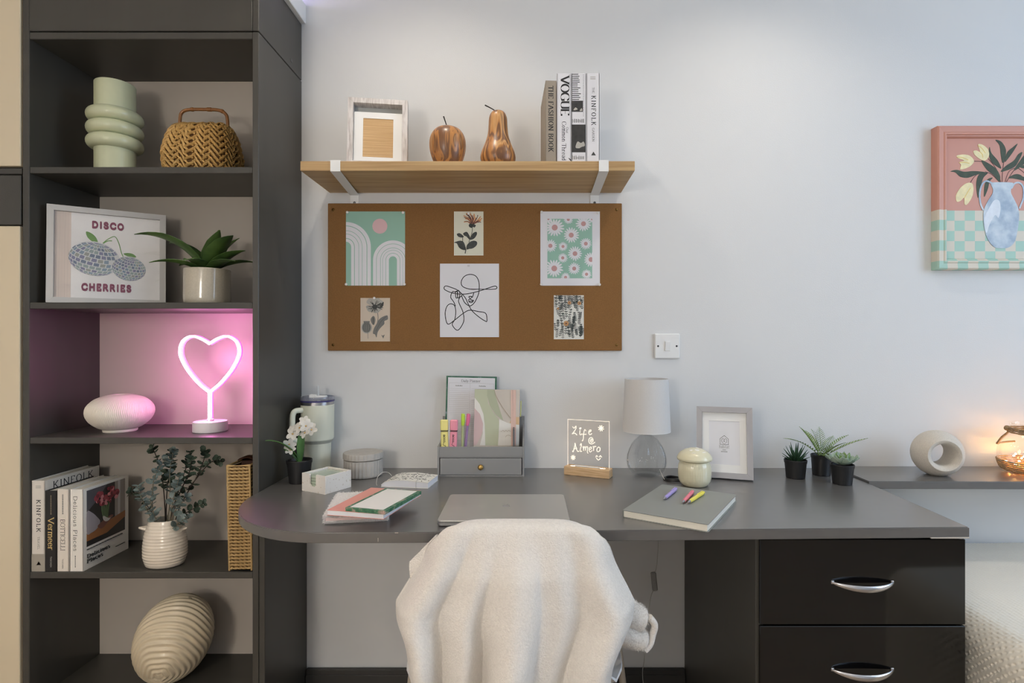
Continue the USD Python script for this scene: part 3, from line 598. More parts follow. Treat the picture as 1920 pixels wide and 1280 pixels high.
def spine_text(text, top, length, xmid, hgt, **k):
    """lettering running down the spine: starts at height top, capital height hgt, centred on xmid"""
    g = fit_text(text, length, hgt, **k)
    g = affinity.affine_transform(g, [0, 1, -1, 0, xmid - hgt / 2, top])     # u -> -z, v -> +x
    return g
DID = dict(nib=(.085, .022), serif=.12); ROM = dict(nib=(.06, .028), serif=.09)
m_taupe = M('taupe_cloth', srgb(158, 148, 134), .8, bump=.2, bscale=1500); m_bookw = M('book_white', srgb(224, 224, 228), .45); m_black = M('jacket_black', srgb(24, 23, 22), .4)
BYF = -.236
zz = lambda py: EYE - SZ + (642 - py) * .877 / 550      # spine height above the shelf for a row of the photograph's measurements
book('taupe cloth-covered book with black title, leftmost of the four on the wall shelf', .0525, BYF, SZ, .0325, .19, .245, m_taupe, 3.0,
     [('spine_title', spine_text('THE FASHION BOOK', .228, .196, .016, .0145, **dict(nib=(.1, .025), serif=.12, gap=.16)), m_ink)])
V1 = spine_text('VOGUE', .258, .118, .0245, .025, nib=(.1, .02), serif=.14, gap=.0)
book('white book with large black magazine title, second on the wall shelf', .0862, BYF, SZ, .0428, .185, .267, m_bookw, 0,
     [('spine_title', V1, m_ink), ('spine_subtitle', unary_union([spine_text('Our', .105, .018, .031, .007, **ROM), spine_text('Common Thread', .122, .116, .0215, .0125, nib=(.06, .022), serif=.08)]), m_ink),
      ('corner_mark', Polygon([(.0335, .014), (.0425, .009), (.0425, .002)]), m_ink)])
rng = random.Random(3)
txt = [sbox(.002, .262 - i * .0058, .022 + rng.uniform(-.004, .006), .2642 - i * .0058) for i in range(14)]
ticks = [sbox(.0345, .26 - i * .0042, .0365, .2612 - i * .0042) for i in range(30)]
hand = []
for zc in (.122, .012):
    for i in range(17):
        x = .003 + i * .0021; hh = rng.uniform(.006, .013); hand.append(sbox(x, zc - hh * .3, x + .0008, zc + hh * .7))
ph = [sbox(.0005, .151, .034, .184), sbox(.0005, .03, .0415, .113)]
smoke = [poly2d([(.012, .045), (.018, .062), (.028, .058), (.036, .062), (.040, .05), (.03, .046), (.022, .042)]), poly2d([(.006, .156), (.012, .164), (.018, .158)]), poly2d([(.024, .154), (.03, .162), (.032, .154)])]
book('white book with black and white photos printed down its spine, third on the wall shelf', .1300, BYF, SZ, .0435, .185, .267, m_bookw, 0,
     [('spine_text', unary_union(txt + ticks + hand), m_grey2), ('spine_photos', unary_union(ph).difference(unary_union(smoke)), M('photo_charcoal', srgb(52, 52, 52), .5, var=.3, vscale=60)), ('photo_highlights', unary_union(smoke), m_greyl)])
K = dict(nib=(.075, .04), serif=.05, gap=.34)
book('white gardening book with black title and triangle, rightmost on the wall shelf', .1742, BYF, SZ, .0398, .18, .267, m_bookw, 0,
     [('spine_title', spine_text('KINFOLK', .199, .088, .022, .0125, **K), m_ink), ('spine_subtitle', unary_union([spine_text('THE', .224, .017, .021, .006, **ROM), spine_text('GARDEN', .103, .04, .021, .0065, **ROM), Polygon([(.0145, .021), (.0285, .021), (.0215, .032)])]), m_grey2),
      ('spine_author', unary_union([sbox(.012, .2535, .0275, .2558), sbox(.012, .2485, .0275, .2508)]), m_greyl)])

# ------------------------------------------------------------------ switch and painting on the wall
sw = thing('light_switch', 'single white plastic rocker light switch on the wall', 'light switch', (.473, 0, 1.165))
part(sw, 'plate', bx(-.043, .043, -.009, -.0003, -.0425, .0425, .003), m_white)
part(sw, 'rocker', T(bx(-.009, .009, -.004, .003, -.0165, .0165, .001), (.0005, -.009, 0), rx=4), m_white)
for s in (-1, 1): part(sw, 'screw', T(lathe([(0, .0016), (.0025, .0012), (.0034, 0), (0, 0)], 14), (s * .0315, -.0088, 0), rx=90), M('screw_dark', srgb(84, 84, 86), .4, metal=1.0))
PX0, PX1, PZ0, PZ1 = 1.3735, 1.852, 1.4225, 1.9035
salmon, creamt, mintt = srgb(204, 146, 128), srgb(214, 205, 188), srgb(166, 200, 184)
zs = 1.6225
mp = usdkit.material(stage, '/World/Looks/painted_ground', {'g': ('texture_coordinate', {}), 's': ('separate_xyz', {}), 'c': ('combine_xyz', {'y': .5}), 'ck': ('checker_texture', {'scale': 1.0, 'color1': creamt, 'color2': mintt}),
     'ax': ('math', {'math_type': 'multiply_add', 'value2': 1 / .0344, 'value3': 0.06 + 40}), 'az': ('math', {'math_type': 'multiply_add', 'value2': 1 / .0344, 'value3': 40 - (zs - PZ0) / .0344 }),
     'gt': ('math', {'math_type': 'greater_than', 'value2': zs - PZ0}), 'm': ('mix', {'color2': salmon}), 'n': ('noise_texture', {'scale': 30}), 'b': ('bump', {'strength': .12, 'distance': .002}), 'p': ('principled_bsdf', {'roughness': .5})},
     [('g.object', 's.vector'), ('s.x', 'ax.value1'), ('s.z', 'az.value1'), ('ax.value', 'c.x'), ('az.value', 'c.z'), ('c.vector', 'ck.vector'), ('s.z', 'gt.value1'), ('gt.value', 'm.fac'), ('ck.color', 'm.color1'), ('m.color', 'p.base_color'), ('g.object', 'n.vector'), ('n.fac', 'b.height'), ('b.normal', 'p.normal')], surface='p.BSDF')
pa = thing('painting', 'framed painting of yellow tulips in a blue jug on pink and mint check', 'painting', (PX0, 0, PZ0))
W, H = PX1 - PX0, PZ1 - PZ0
part(pa, 'canvas_panel', bx(.002, W - .002, -.018, -.0005, .002, H - .002, .001), mp)
def moulding(prof):
    """mitred frame from a profile of (distance in from the edge, height towards the room)"""
    prof = np.array(prof); P = []
    for sx, sz in ((0, 0), (1, 0), (1, 1), (0, 1)):
        P.append([(a if sx == 0 else W - a, -b, a if sz == 0 else H - a) for a, b in prof])
    P = np.array(P)
    out = []
    for k_ in range(4):
        m = grid(np.array([P[k_], P[(k_ + 1) % 4]]), closed_v=True); v = m.vertices; n = len(prof)
        out.append(m)
    return out
for q in moulding([(0, .0005), (0, .030), (.004, .034), (.020, .031), (.024, .0335), (.0285, .0335), (.0305, .029), (.034, .0275), (.036, .024), (.038, .0185), (.038, .0005)]):
    part(pa, 'frame_bar', q, mp, smooth=25)
Q = lambda x, y: (((1740 + x / 4.267) - 990) * .987 / 550 - PX0, EYE + (642 - (220 + y / 4.267)) * .987 / 550 - PZ0)
mleaf, mstem = M('paint_leaf', srgb(62, 72, 52), .6, var=.2, vscale=80), M('paint_stem', srgb(98, 58, 50), .6)
mtul, mtul2 = M('paint_tulip', srgb(240, 226, 178), .6, var=.08, vscale=70), M('paint_tulip_shade', srgb(232, 204, 120), .6)
mjug = M('paint_jug', srgb(182, 198, 212), .6, ramp=[(.35, srgb(160, 178, 198)), (.55, srgb(190, 204, 216)), (.75, srgb(214, 222, 230))], vscale=28, detail=6)
jug = poly2d([Q(*p) for p in [(520, 518), (600, 514), (684, 518), (690, 530), (678, 560), (676, 600), (700, 650), (732, 720), (740, 800), (728, 900), (705, 990), (660, 1036), (600, 1044), (545, 1036), (500, 990), (470, 920), (455, 830), (458, 740), (490, 665), (525, 610), (530, 570), (516, 535)]])
hl = line2d([Q(*p) for p in [(522, 522), (480, 505), (445, 530), (425, 600), (430, 680), (452, 735)]], .0055)
hr = line2d([Q(*p) for p in [(682, 560), (705, 525), (745, 520), (775, 560), (775, 640), (745, 720)]], .0055)
hi = poly2d([Q(*p) for p in [(540, 660), (580, 665), (590, 730), (575, 800), (545, 780), (500, 860), (480, 920), (465, 880), (462, 800), (500, 720)]])
stems = [line2d([Q(*p) for p in q], .0022) for q in ([(595, 512), (560, 410), (495, 325)], [(585, 512), (520, 450), (470, 430)], [(590, 512), (480, 365), (380, 345)], [(350, 520), (375, 480), (410, 445)], [(630, 512), (660, 430), (720, 400), (768, 425), (810, 470)], [(640, 512), (700, 420), (790, 330)], [(605, 512), (610, 420), (620, 350)])]
lf = [[(552, 175), (600, 190), (635, 250), (630, 320), (610, 360), (596, 300), (585, 220)], [(730, 205), (700, 260), (665, 310), (630, 352), (628, 330), (650, 270), (690, 235)], [(505, 232), (520, 280), (570, 340), (598, 400), (575, 395), (520, 350), (500, 290)], [(768, 275), (740, 340), (700, 395), (610, 430), (600, 420), (640, 380), (700, 340), (735, 290)],
      [(440, 340), (500, 365), (560, 410), (590, 470), (580, 510), (540, 460), (480, 410)], [(190, 428), (240, 415), (300, 430), (380, 425), (470, 435), (400, 455), (330, 478), (270, 470), (230, 435)], [(440, 440), (410, 470), (398, 540), (412, 640), (430, 560), (455, 480), (490, 440)], [(530, 478), (490, 490), (465, 540), (462, 632), (490, 570), (505, 510)], [(655, 480), (710, 450), (760, 460), (800, 510), (770, 500), (700, 485)], [(750, 395), (800, 370), (860, 380), (900, 420), (830, 410)], [(700, 420), (780, 300), (840, 230), (850, 260), (790, 360)], [(760, 470), (850, 500), (900, 560), (880, 620), (840, 540)]]
tul = [[(243, 300), (300, 292), (350, 305), (380, 345), (350, 385), (300, 408), (268, 410), (275, 375), (262, 355), (300, 340), (250, 320)], [(412, 212), (450, 215), (490, 250), (500, 300), (470, 340), (430, 330), (385, 295), (375, 265), (400, 260), (428, 270)], [(365, 525), (375, 580), (360, 640), (325, 692), (303, 690), (300, 640), (270, 665), (240, 668), (235, 620), (270, 560), (320, 522)], [(800, 230), (850, 220), (880, 260), (860, 320), (810, 320), (780, 280)], [(830, 480), (880, 500), (890, 560), (850, 600), (810, 560)], [(905, 330), (955, 330), (970, 380), (930, 410), (895, 380)]]
tsh = [line2d([Q(*p) for p in q], .0024) for q in ([(262, 358), (300, 355), (340, 362)], [(428, 272), (445, 290), (450, 315)], [(302, 640), (325, 600), (350, 560)], [(245, 312), (290, 318), (330, 335)], [(412, 222), (440, 240), (470, 280)])]
print_layers(pa, [('stems', stems, mstem), ('leaves', [poly2d([Q(*p) for p in q]) for q in lf], mleaf), ('tulips', [poly2d([Q(*p) for p in q]) for q in tul], mtul), ('petal_lines', tsh, mtul2), ('jug', [jug, hl, hr], mjug), ('jug_highlight', hi, M('paint_white', srgb(224, 230, 238), .6, var=.06, vscale=50))], (0, -.0182, 0), UX, UZ, clip=sbox(.0385, .0385, W - .0385, H - .0385))
# ------------------------------------------------------------------ bookcase, top shelf
S1, S2, S3, S4, S5 = SH
m_sage = M('sage_ceramic', srgb(196, 200, 166), .3, spec=.5, coat=.25, var=.03, vscale=30)
pr = [(0, 0), (.0515, 0), (.0534, .002), (.0534, .084)]
for zc in (.104, .1445, .185):
    pr += [(.0534 + .0205 * math.cos(a) , zc + .0203 * math.sin(a)) for a in np.linspace(-1.45, 1.45, 13)]
pr += [(.0534, .206), (.0534, .2845), (.052, .2865), (.050, .285), (.049, .2), (.049, .02), (0, .02)]
va = thing('vase', 'sage green cylinder vase ringed by three thick coils, on the top bookcase shelf', 'vase', (-1.266, -.191, S1))
part(va, 'body', lathe(pr, 64), m_sage, smooth=40)
# woven handbag basket
m_wick = M('wicker_strand', srgb(216, 172, 102), .5, island=.4, var=.12, vscale=120)
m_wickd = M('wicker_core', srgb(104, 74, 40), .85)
bk = thing('woven_basket', 'golden woven lidded handbag basket with bent cane handle, on the top bookcase shelf', 'basket', (-1.004, -.176, S1))
def bag(th, z):     # z 0..1 ; rounded-rectangle section, bulging low and closing to a narrow top
    hw = np.interp(z, [0, .15, .45, .75, .92, 1.0], [.082, .0945, .098, .090, .082, .070]); hd = np.interp(z, [0, .15, .4, .75, .92, 1.0], [.058, .068, .070, .056, .040, .018])
    c, s = np.cos(th), np.sin(th); e = .42
    return np.stack([hw * np.sign(c) * np.abs(c) ** e, hd * np.sign(s) * np.abs(s) ** e, .170 * z * np.ones_like(c)], -1)
thg = np.linspace(0, 2 * PI, 72, endpoint=False)
core = np.stack([bag(thg, z) * (.965, .965, .985) for z in np.linspace(0, 1, 14)], 1)
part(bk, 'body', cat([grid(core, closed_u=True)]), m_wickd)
# arc-length table of the section so that strands are evenly spread
def around(z, n=240):
    th = np.linspace(0, 2 * PI, n + 1); p = bag(th, z); d = np.r_[0, np.cumsum(np.linalg.norm(np.diff(p, axis=0), axis=1))]; return th, d / d[-1]
strands = []
rng = random.Random(7)
rows, cols = 17, 40
for i in range(rows):
    z = (i + .5) / rows * .97 + .015
    th, d = around(z)
    for j in range(cols):
        f = ((j + (i % 2) * .5) / cols) % 1.0
        t0 = np.interp(f, d, th); slant = -.052 if j % 3 else .045
        fs = np.linspace(-.82, .82, 5); pts = []
        for q in fs:
            tt = np.interp((f + q / cols) % 1.0, d, th); zq = min(max(z + slant * q * 1.6, .005), .995)
            p = bag(np.array([tt]), zq)[0]; b_ = 1 + .032 * (1 - (q / .82) ** 2) + (.012 if j % 3 == 0 else 0)
            pts.append(p * (b_, b_, 1))
        strands.append(tube(pts, rng.uniform(.0040, .0048), 6, flat=.6))
part(bk, 'woven_strands', cat(strands), m_wick, smooth=50, kind='stuff')
m_cane = M('bent_cane', srgb(140, 92, 46), .4, var=.25, vscale=50)
hp = spline([(-.072, 0, .14), (-.073, 0, .185), (-.068, 0, .207), (-.048, 0, .217), (0, 0, .218), (.045, 0, .216), (.066, 0, .206), (.074, 0, .185), (.076, 0, .12)], 8)
part(bk, 'handle', tube(hp, .0048, 10), m_cane)
for a, b in ((.012, .030), (-.04, -.028), (.055, .062)):
    seg = np.array([p for p in hp if a <= p[0] <= b and p[2] > .2])
    if len(seg) > 1: part(bk, 'handle_binding', tube(seg, .0062, 10), m_cane)

# ------------------------------------------------------------------ second shelf
m_grframe = M('grey_frame', srgb(186, 185, 182), .45); m_foil = M('art_foil', srgb(222, 220, 218), .16, spec=.7, coat=.6, var=.05, vscale=14, bump=.15, bscale=420)
fd = thing('photo_frame', 'grey framed glossy print reading DISCO CHERRIES in the bookcase', 'photo frame', (-1.2815, -.1955, S2 + .0005), math.degrees(math.atan2(.152, .249)))
W, H, B = .292, .289, .0165
A = lambda m: T(m, rx=-3)
for q in frame_ring(W, H, B, .022): part(fd, 'frame_bar', A(q), m_grframe, smooth=False)
part(fd, 'art_sheet', A(bx(-W / 2 + .004, W / 2 - .004, -.0115, -.002, .004, H - .004, 0)), m_foil, smooth=False)
# art is drawn from a 1463-wide crop: two corners of the visible sheet at (150,125) and (1365,1185)
def Q(x, y):
    u = (x - 150) / 1215; top = 130 + 115 * u; bot = 1160 + 25 * u
    return (-W / 2 + B + u ** 1.06 * (W - 2 * B), B + (bot - y) / (bot - top) * (H - 2 * B))
m_tile = [M(f'disco_tile_{n}', srgb(*c), .2, coat=.5) for n, c in (('blue', (124, 142, 158)), ('violet', (122, 122, 148)), ('green', (140, 156, 154)), ('dark', (104, 116, 136)), ('olive', (146, 150, 142)))]
m_plumt = M('plum_lettering', srgb(120, 42, 72), .4); m_greenp = M('art_green', srgb(94, 138, 66), .4); m_rib = M('ribbed_strip', srgb(200, 186, 176), .5, var=.12, vscale=5, stretch=(60, 1, .3))
c1, c2 = Q(620, 700), Q(1010, 815)
r1x, r1z, r2x, r2z = .0625, .052, .043, .038
sx = (W - 2 * B) / 1215
def tiles(c, rx, rz, rot, nlat, nlon, ctr):
    out = [[] for _ in m_tile]
    rng = random.Random(5 + nlat)
    for i in range(nlat):
        a0, a1 = -PI / 2 + PI * i / nlat, -PI / 2 + PI * (i + 1) / nlat; g = .10
        for j in range(nlon):
            off = .5 * (i % 2)
            b0, b1 = -PI / 2 + PI * (j + off) / nlon, -PI / 2 + PI * (j + 1 + off) / nlon
            b1 = min(b1, PI / 2)
            if b1 - b0 < .05: continue
            da, db = (a1 - a0) * g, (b1 - b0) * g
            tilt = .35
            def pr_(a, b):
                x, y, z = math.cos(a) * math.sin(b), math.cos(a) * math.cos(b), math.sin(a)
                return (x * rx, (z * math.cos(tilt) - y * math.sin(tilt)) * rz)
            q = [pr_(a0 + da, b0 + db), pr_(a0 + da, b1 - db), pr_(a1 - da, b1 - db), pr_(a1 - da, b0 + db)]
            p = Polygon(q)
            if p.is_valid and p.area > 1e-7 and p.exterior.is_ccw: out[rng.choice([0, 0, 1, 1, 2, 2, 3, 4])].append(affinity.translate(affinity.rotate(p, rot, origin=(0, 0)), *c))
    return out
e1, e2 = ell(*c1, r1x, r1z, -12), ell(*c2, r2x, r2z, -12)
t1 = tiles(c1, r1x, r1z, -12, 13, 12, c1); t2 = tiles(c2, r2x, r2z, -12, 13, 13, c2)
lay = [('ribbed_strip', sbox(-W / 2 + B, B, Q(352, 600)[0], H - B), m_rib),
       ('stalks', [line2d([Q(*p) for p in [(690, 540), (740, 490), (800, 450), (850, 440), (890, 510), (920, 620), (940, 670)]], .0022), line2d([Q(*p) for p in [(700, 530), (760, 492), (810, 488)]], .0026)], m_greenp),
       ('leaves', [poly2d([Q(*p) for p in [(522, 380), (590, 405), (640, 460), (660, 535), (610, 510), (540, 450)]]), poly2d([Q(*p) for p in [(945, 640), (1000, 630), (1060, 645), (1090, 680), (1010, 675)]])], m_greenp),
       ('cherries', [e1, e2], M('disco_grout', srgb(196, 198, 198), .3))]
e2only = e2
for n in range(len(m_tile)):
    lay.append(('mirror_tiles', unary_union([p for p in t1[n] if not p.intersects(e2.buffer(-.002))] + t2[n]), m_tile[n]))
lay = [(a, b if not isinstance(b, list) else unary_union(b), c) for a, b, c in lay]
REV = dict(nib=(.13, .2), gap=.3)
def ctr_text(text, x0, x1, ytop, ybot, **k):
    (a, zt), (b, zb) = Q(x0, ytop), Q(x1, ybot); g = fit_text(text, b - a, zt - zb, **k); return affinity.translate(g, a, zb)
lay.append(('lettering', unary_union([ctr_text('DISCO', 590, 945, 262, 358, **REV), ctr_text('CHERRIES', 478, 1034, 1000, 1085, **REV)]), m_plumt))
Oa = np.array([0, -.0115, 0.0])
for k_, (n, g, mat) in enumerate(lay):
    m = prism(g, PRT * (1 + k_ * .5))
    if m is not None: part(fd, n, A(on_plane(m, Oa, UX, UZ)), mat, smooth=False, kind='stuff' if n == 'mirror_tiles' else None)
part(fd, 'glazing', A(bx(-W / 2 + B - .002, W / 2 - B + .002, -.0165, -.0155, B - .002, H - B + .002, 0)), pane_mat('clear_glazing'), smooth=False)
# agave in a glazed pot
m_stone = M('speckled_glaze', srgb(190, 182, 164), .18, spec=.5, coat=.5, var=.05, vscale=240)
m_soil = M('potting_soil', srgb(52, 42, 36), .95, var=.4, vscale=200, bump=.6, bscale=400, bdist=.004)
ag = thing('potted_agave', 'dark green artificial agave in a pale glazed pot, beside the disco print', 'potted plant', (-.984, -.190, S2))
part(ag, 'pot', lathe([(0, 0), (.058, 0), (.0595, .003), (.0615, .0055), (.0635, .010), (.0645, .02), (.0645, .106), (.063, .1085), (.0605, .107), (.06, .09), (0, .09)], 56), m_stone)
part(ag, 'soil', T(lathe([(0, .012), (.0595, .009), (.0595, 0), (0, 0)], 32), (0, 0, .0905)), m_soil)
m_agave = leaf_mat('agave_leaf', srgb(52, 82, 46), .3, .4, .12, vscale=14, stretch=(1, 1, 1), col2=srgb(96, 128, 62))
def strap_leaf(L, w, az, el, droop, base=(0, 0, 0), keel=.35, n=14, tipcurl=0.0, thick=.0016, wprof=None):
    s = np.linspace(0, 1, n); dirs = []; p = np.zeros(3); pts = []
    for t_ in s:
        e = el - droop * t_ ** 1.3 + tipcurl * max(0, t_ - .75) * 4
        pts.append(p.copy()); p = p + np.array([math.cos(e), 0, math.sin(e)]) * L / (n - 1); dirs.append((-math.sin(e), math.cos(e)))
    pts = np.array(pts); wd = w * (np.interp(s, [0, .12, .4, .7, .9, 1], wprof or [.62, .8, 1, .74, .3, .02])) / 2
    v = np.linspace(-1, 1, 7); P = np.zeros((n, 7, 3))
    for i in range(n):
        up = np.array([dirs[i][0], 0, dirs[i][1]])
        for j, q in enumerate(v): P[i, j] = pts[i] + np.array([0, q * wd[i], 0]) + up * keel * wd[i] * (abs(q) ** 1.6)
    m = solidify(P, thick); m = T(m, base, rz=math.degrees(az)); return m
for L, w, az, el, dr in ((.215, .078, 3.75, 1.0, 1.25), (.165, .054, 3.0, 1.15, 1.25), (.165, .066, 5.75, 1.0, .8), (.138, .060, 5.75, 1.28, .35), (.15, .062, .9, 1.1, .4), (.155, .026, 1.6, 1.32, .3), (.155, .055, 5.95, .6, .5), (.15, .046, 4.0, .40, .75), (.115, .05, 4.7, .55, .9), (.14, .048, 5.75, .42, .6), (.16, .044, 2.6, .45, .6), (.13, .05, .4, .55, .6)):
    part(ag, 'leaf', strap_leaf(L, w, az, el, dr, (0.008 * math.cos(az), .008 * math.sin(az), .099)), m_agave, smooth=60)

# ------------------------------------------------------------------ third shelf: oval vase and neon heart
m_bisque = M('ivory_bisque', srgb(226, 218, 204), .6)
ov = thing('oval_vase', 'low ivory oval vase with fine vertical ribs, left of the neon heart', 'vase', (-1.257, -.182, S3))
pr = smoothprof([(.044, 0), (.0455, .004), (.0455, .008), (.058, .014), (.078, .032), (.0885, .055), (.085, .078), (.067, .098), (.045, .108), (.026, .1125), (.018, .1128)], 6)
def ribs(t_, r, z):
    return r + .0007 * np.sin(t_ * 110 + 2.5 * np.sin(z * 120)) * np.clip((r - .046) / .02, 0, 1)
part(ov, 'body', lathe(np.vstack([[(0, 0)], pr, [(.015, .108), (.04, .09), (0, .05)]]), 440, ribs), m_bisque, smooth=60)
nh = thing('neon_heart_lamp', 'glowing pink neon heart lamp on a round white base', 'lamp', (-.977, -.187, S3))
part(nh, 'base', lathe([(0, 0), (.0465, 0), (.048, .0015), (.048, .0285), (.0465, .031), (0, .031)], 56), M('white_plastic', srgb(232, 226, 228), .35))
hs = [(0, .120), (-.032, .146), (-.065, .185), (-.0855, .222), (-.0905, .248), (-.083, .274), (-.0635, .289), (-.044, .2905), (-.020, .281), (0, .2685), (.020, .281), (.044, .2905), (.0635, .289), (.083, .274), (.0905, .248), (.0855, .222), (.065, .185), (.032, .146)]
def heart(y): return np.vstack([spline([(x, y, z) for x, z in hs[:10]], 8), spline([(x, y, z) for x, z in hs[9:] + hs[:1]], 8)[1:-1]])
m_neon = M('neon_tube', (1, .8, .95), .4, emit=(1.0, .30, .76), estr=95); m_neonb = M('neon_backing', srgb(226, 90, 180), .35, emit=(1.0, .16, .62), estr=1.0)
part(nh, 'glowing_heart', cat([tube(heart(-.006), .0035, 10, closed=True), tube([(0, -.006, .031), (0, -.006, .122)], .0035, 10)]), m_neon)
part(nh, 'silicone_backing', cat([tube(heart(.009), .0042, 8, closed=True), tube([(0, .009, .031), (0, .009, .122)], .0042, 8)]), m_neonb)
part(nh, 'stem_collar', lathe([(0, .0312), (.0095, .0312), (.009, .037), (0, .037)], 24), looks['white_plastic'])

# ------------------------------------------------------------------ fourth shelf: books, eucalyptus, woven file box
m_bkw2 = M('jacket_ivory', srgb(214, 208, 198), .5); m_bkgrey = M('jacket_band', srgb(160, 154, 142), .5); m_gold = M('foil_gold', srgb(206, 178, 116), .4)
B4 = -.2995
kf = book('white travel book with tan band and black triangle, leftmost on the fourth bookcase shelf', -1.4272, B4, S4, .0385, .205, .261, m_bkw2, 0,
     [('spine_band', sbox(.0003, .0003, .0382, .0505), m_bkgrey), ('spine_title', spine_text('KINFOLK', .206, .092, .0205, .0115, **K), m_ink), ('spine_subtitle', unary_union([spine_text('TRAVEL', .1, .036, .0205, .006, **ROM)]), m_grey1), ('triangle', Polygon([(.0145, .019), (.0275, .019), (.021, .0295)]), m_ink), ('spine_author', unary_union([sbox(.012, .2445, .027, .247), sbox(.012, .2395, .027, .242)]), m_greyl)],
     cover_print=[('cover_title', affinity.translate(fit_text('KINFOLK', .150, .0215, **dict(nib=(.06, .03), serif=.05, gap=.2)), .028, .230), m_ink)])
book('black art book with gold serif title, second on the fourth bookcase shelf', -1.3886, B4, S4, .0345, .178, .2325, m_black, 0,
     [('spine_title', spine_text('Vermeer', .155, .093, .0175, .0165, nib=(.07, .03), serif=.07, gap=.04), m_gold), ('spine_author', spine_text('TASCHEN', .043, .030, .0175, .0045, nib=(.06, .05)), m_greyl), ('spine_line', sbox(.0162, .164, .0188, .219).difference(unary_union([sbox(0, .168 + i * .005, .03, .1695 + i * .005) for i in range(10)])), M('foil_dull', srgb(132, 120, 96), .5))])
book('ivory art book with thin black capitals, third on the fourth bookcase shelf', -1.3538, B4, S4, .0345, .175, .2365, M('jacket_bone', srgb(222, 214, 202), .5), 0,
     [('spine_title', spine_text('BOTTICELLI', .150, .090, .0165, .0125, nib=(.05, .025), serif=.07, gap=.03), m_ink), ('spine_author', spine_text('TASCHEN', .036, .027, .0165, .004, nib=(.06, .05)), m_grey2), ('spine_line', sbox(.015, .165, .0185, .222).difference(unary_union([sbox(0, .169 + i * .005, .03, .1702 + i * .005) for i in range(11)])), m_grey1)])
TY = dict(nib=(.045, .04), serif=.10, gap=.14)
D_, H_ = .182, .2360
pic = sbox(.012, .066, .166, .2285)
u = lambda x, z: (.012 + x * .154, .066 + z * .1625)
petals = []
rng = random.Random(12)
for cx_, cz_, r_ in ((.30, .80, .13), (.42, .72, .12), (.58, .86, .12), (.70, .76, .13), (.52, .68, .10)):
    for i in range(7):
        a = rng.uniform(0, 2 * PI); petals.append((u(cx_ + r_ * .55 * math.cos(a), cz_ + r_ * .5 * math.sin(a)), r_ * .5))
pk = [M(f'tulip_photo_{i}', srgb(*c), .4) for i, c in enumerate(((152, 62, 72), (200, 128, 132), (112, 40, 50)))]
cp = [('photo', pic, M('photo_dark', srgb(40, 38, 38), .35)),
      ('photo_window', unary_union([sbox(*u(.72, .28), *u(.80, 1.0)), sbox(*u(.86, .3), *u(1.0, 1.0))]), M('photo_window', srgb(150, 142, 134), .35)),
      ('photo_curtain', sbox(*u(.80, .3), *u(.86, 1.0)), M('photo_curtain', srgb(188, 184, 182), .35)),
      ('photo_table', Polygon([u(0, .10), u(0, .22), u(.45, .30), u(1.0, .38), u(1.0, .26), u(.5, .10)]), M('photo_table', srgb(148, 96, 56), .35)),
      ('photo_wall', Polygon([u(0, .62), u(.0, 1.0), u(.5, 1.0), u(.3, .8)]), M('photo_wall', srgb(84, 82, 86), .35)),
      ('photo_sleeve', poly2d([u(0, .25), u(0, .62), u(.12, .58), u(.25, .46), u(.32, .36), u(.25, .26), u(.1, .22)]), M('photo_sleeve', srgb(158, 150, 152), .35)),
      ('photo_hand', poly2d([u(.26, .30), u(.45, .36), u(.6, .40), u(.66, .37), u(.5, .28), u(.36, .22)]), M('photo_hand', srgb(120, 78, 66), .35)),
      ('photo_stems', unary_union([line2d([u(.40, .66), u(.46, .5), u(.48, .36)], .006), line2d([u(.56, .68), u(.52, .5), u(.5, .36)], .006), line2d([u(.48, .68), u(.49, .4)], .006), poly2d([u(.36, .62), u(.40, .42), u(.46, .40), u(.44, .58)])]), M('photo_stem', srgb(84, 104, 72), .35)),
      ('photo_vase', poly2d([u(.40, .44), u(.44, .33), u(.56, .33), u(.62, .45), u(.58, .36), u(.50, .38)]), M('photo_vase', srgb(196, 192, 188), .35))]
for i in range(3): cp.append(('photo_tulips', unary_union([Point(p).buffer(r * .154 * (.9 if i == 0 else .55)) for n_, (p, r) in enumerate(petals) if n_ % 3 == i]), pk[i]))
cp.append(('cover_lettering', unary_union([affinity.translate(fit_text('Delicious', .088, .0105, **TY), .012, .0335), affinity.translate(fit_text('Places', .060, .0105, **TY), .012, .019)] + [sbox(.012 + i * .011, .0575, .020 + i * .011, .0592) for i in range(13)] + [sbox(.125 + i * .008, .026, .131 + i * .008, .0274) for i in range(5)]), m_grey2))
book('ivory cookbook with tulip photograph on its cover, rightmost on the fourth bookcase shelf', -1.3176, B4, S4, .0395, D_, H_, M('jacket_cream', srgb(228, 224, 216), .5), 0,
     [('spine_title', spine_text('Delicious Places', .217, .158, .0165, .0105, **TY), m_grey2), ('spine_author', sbox(.0155, .012, .0178, .046).difference(unary_union([sbox(0, .0165 + i * .0046, .03, .0178 + i * .0046) for i in range(6)])), m_grey1)], cover_print=cp)
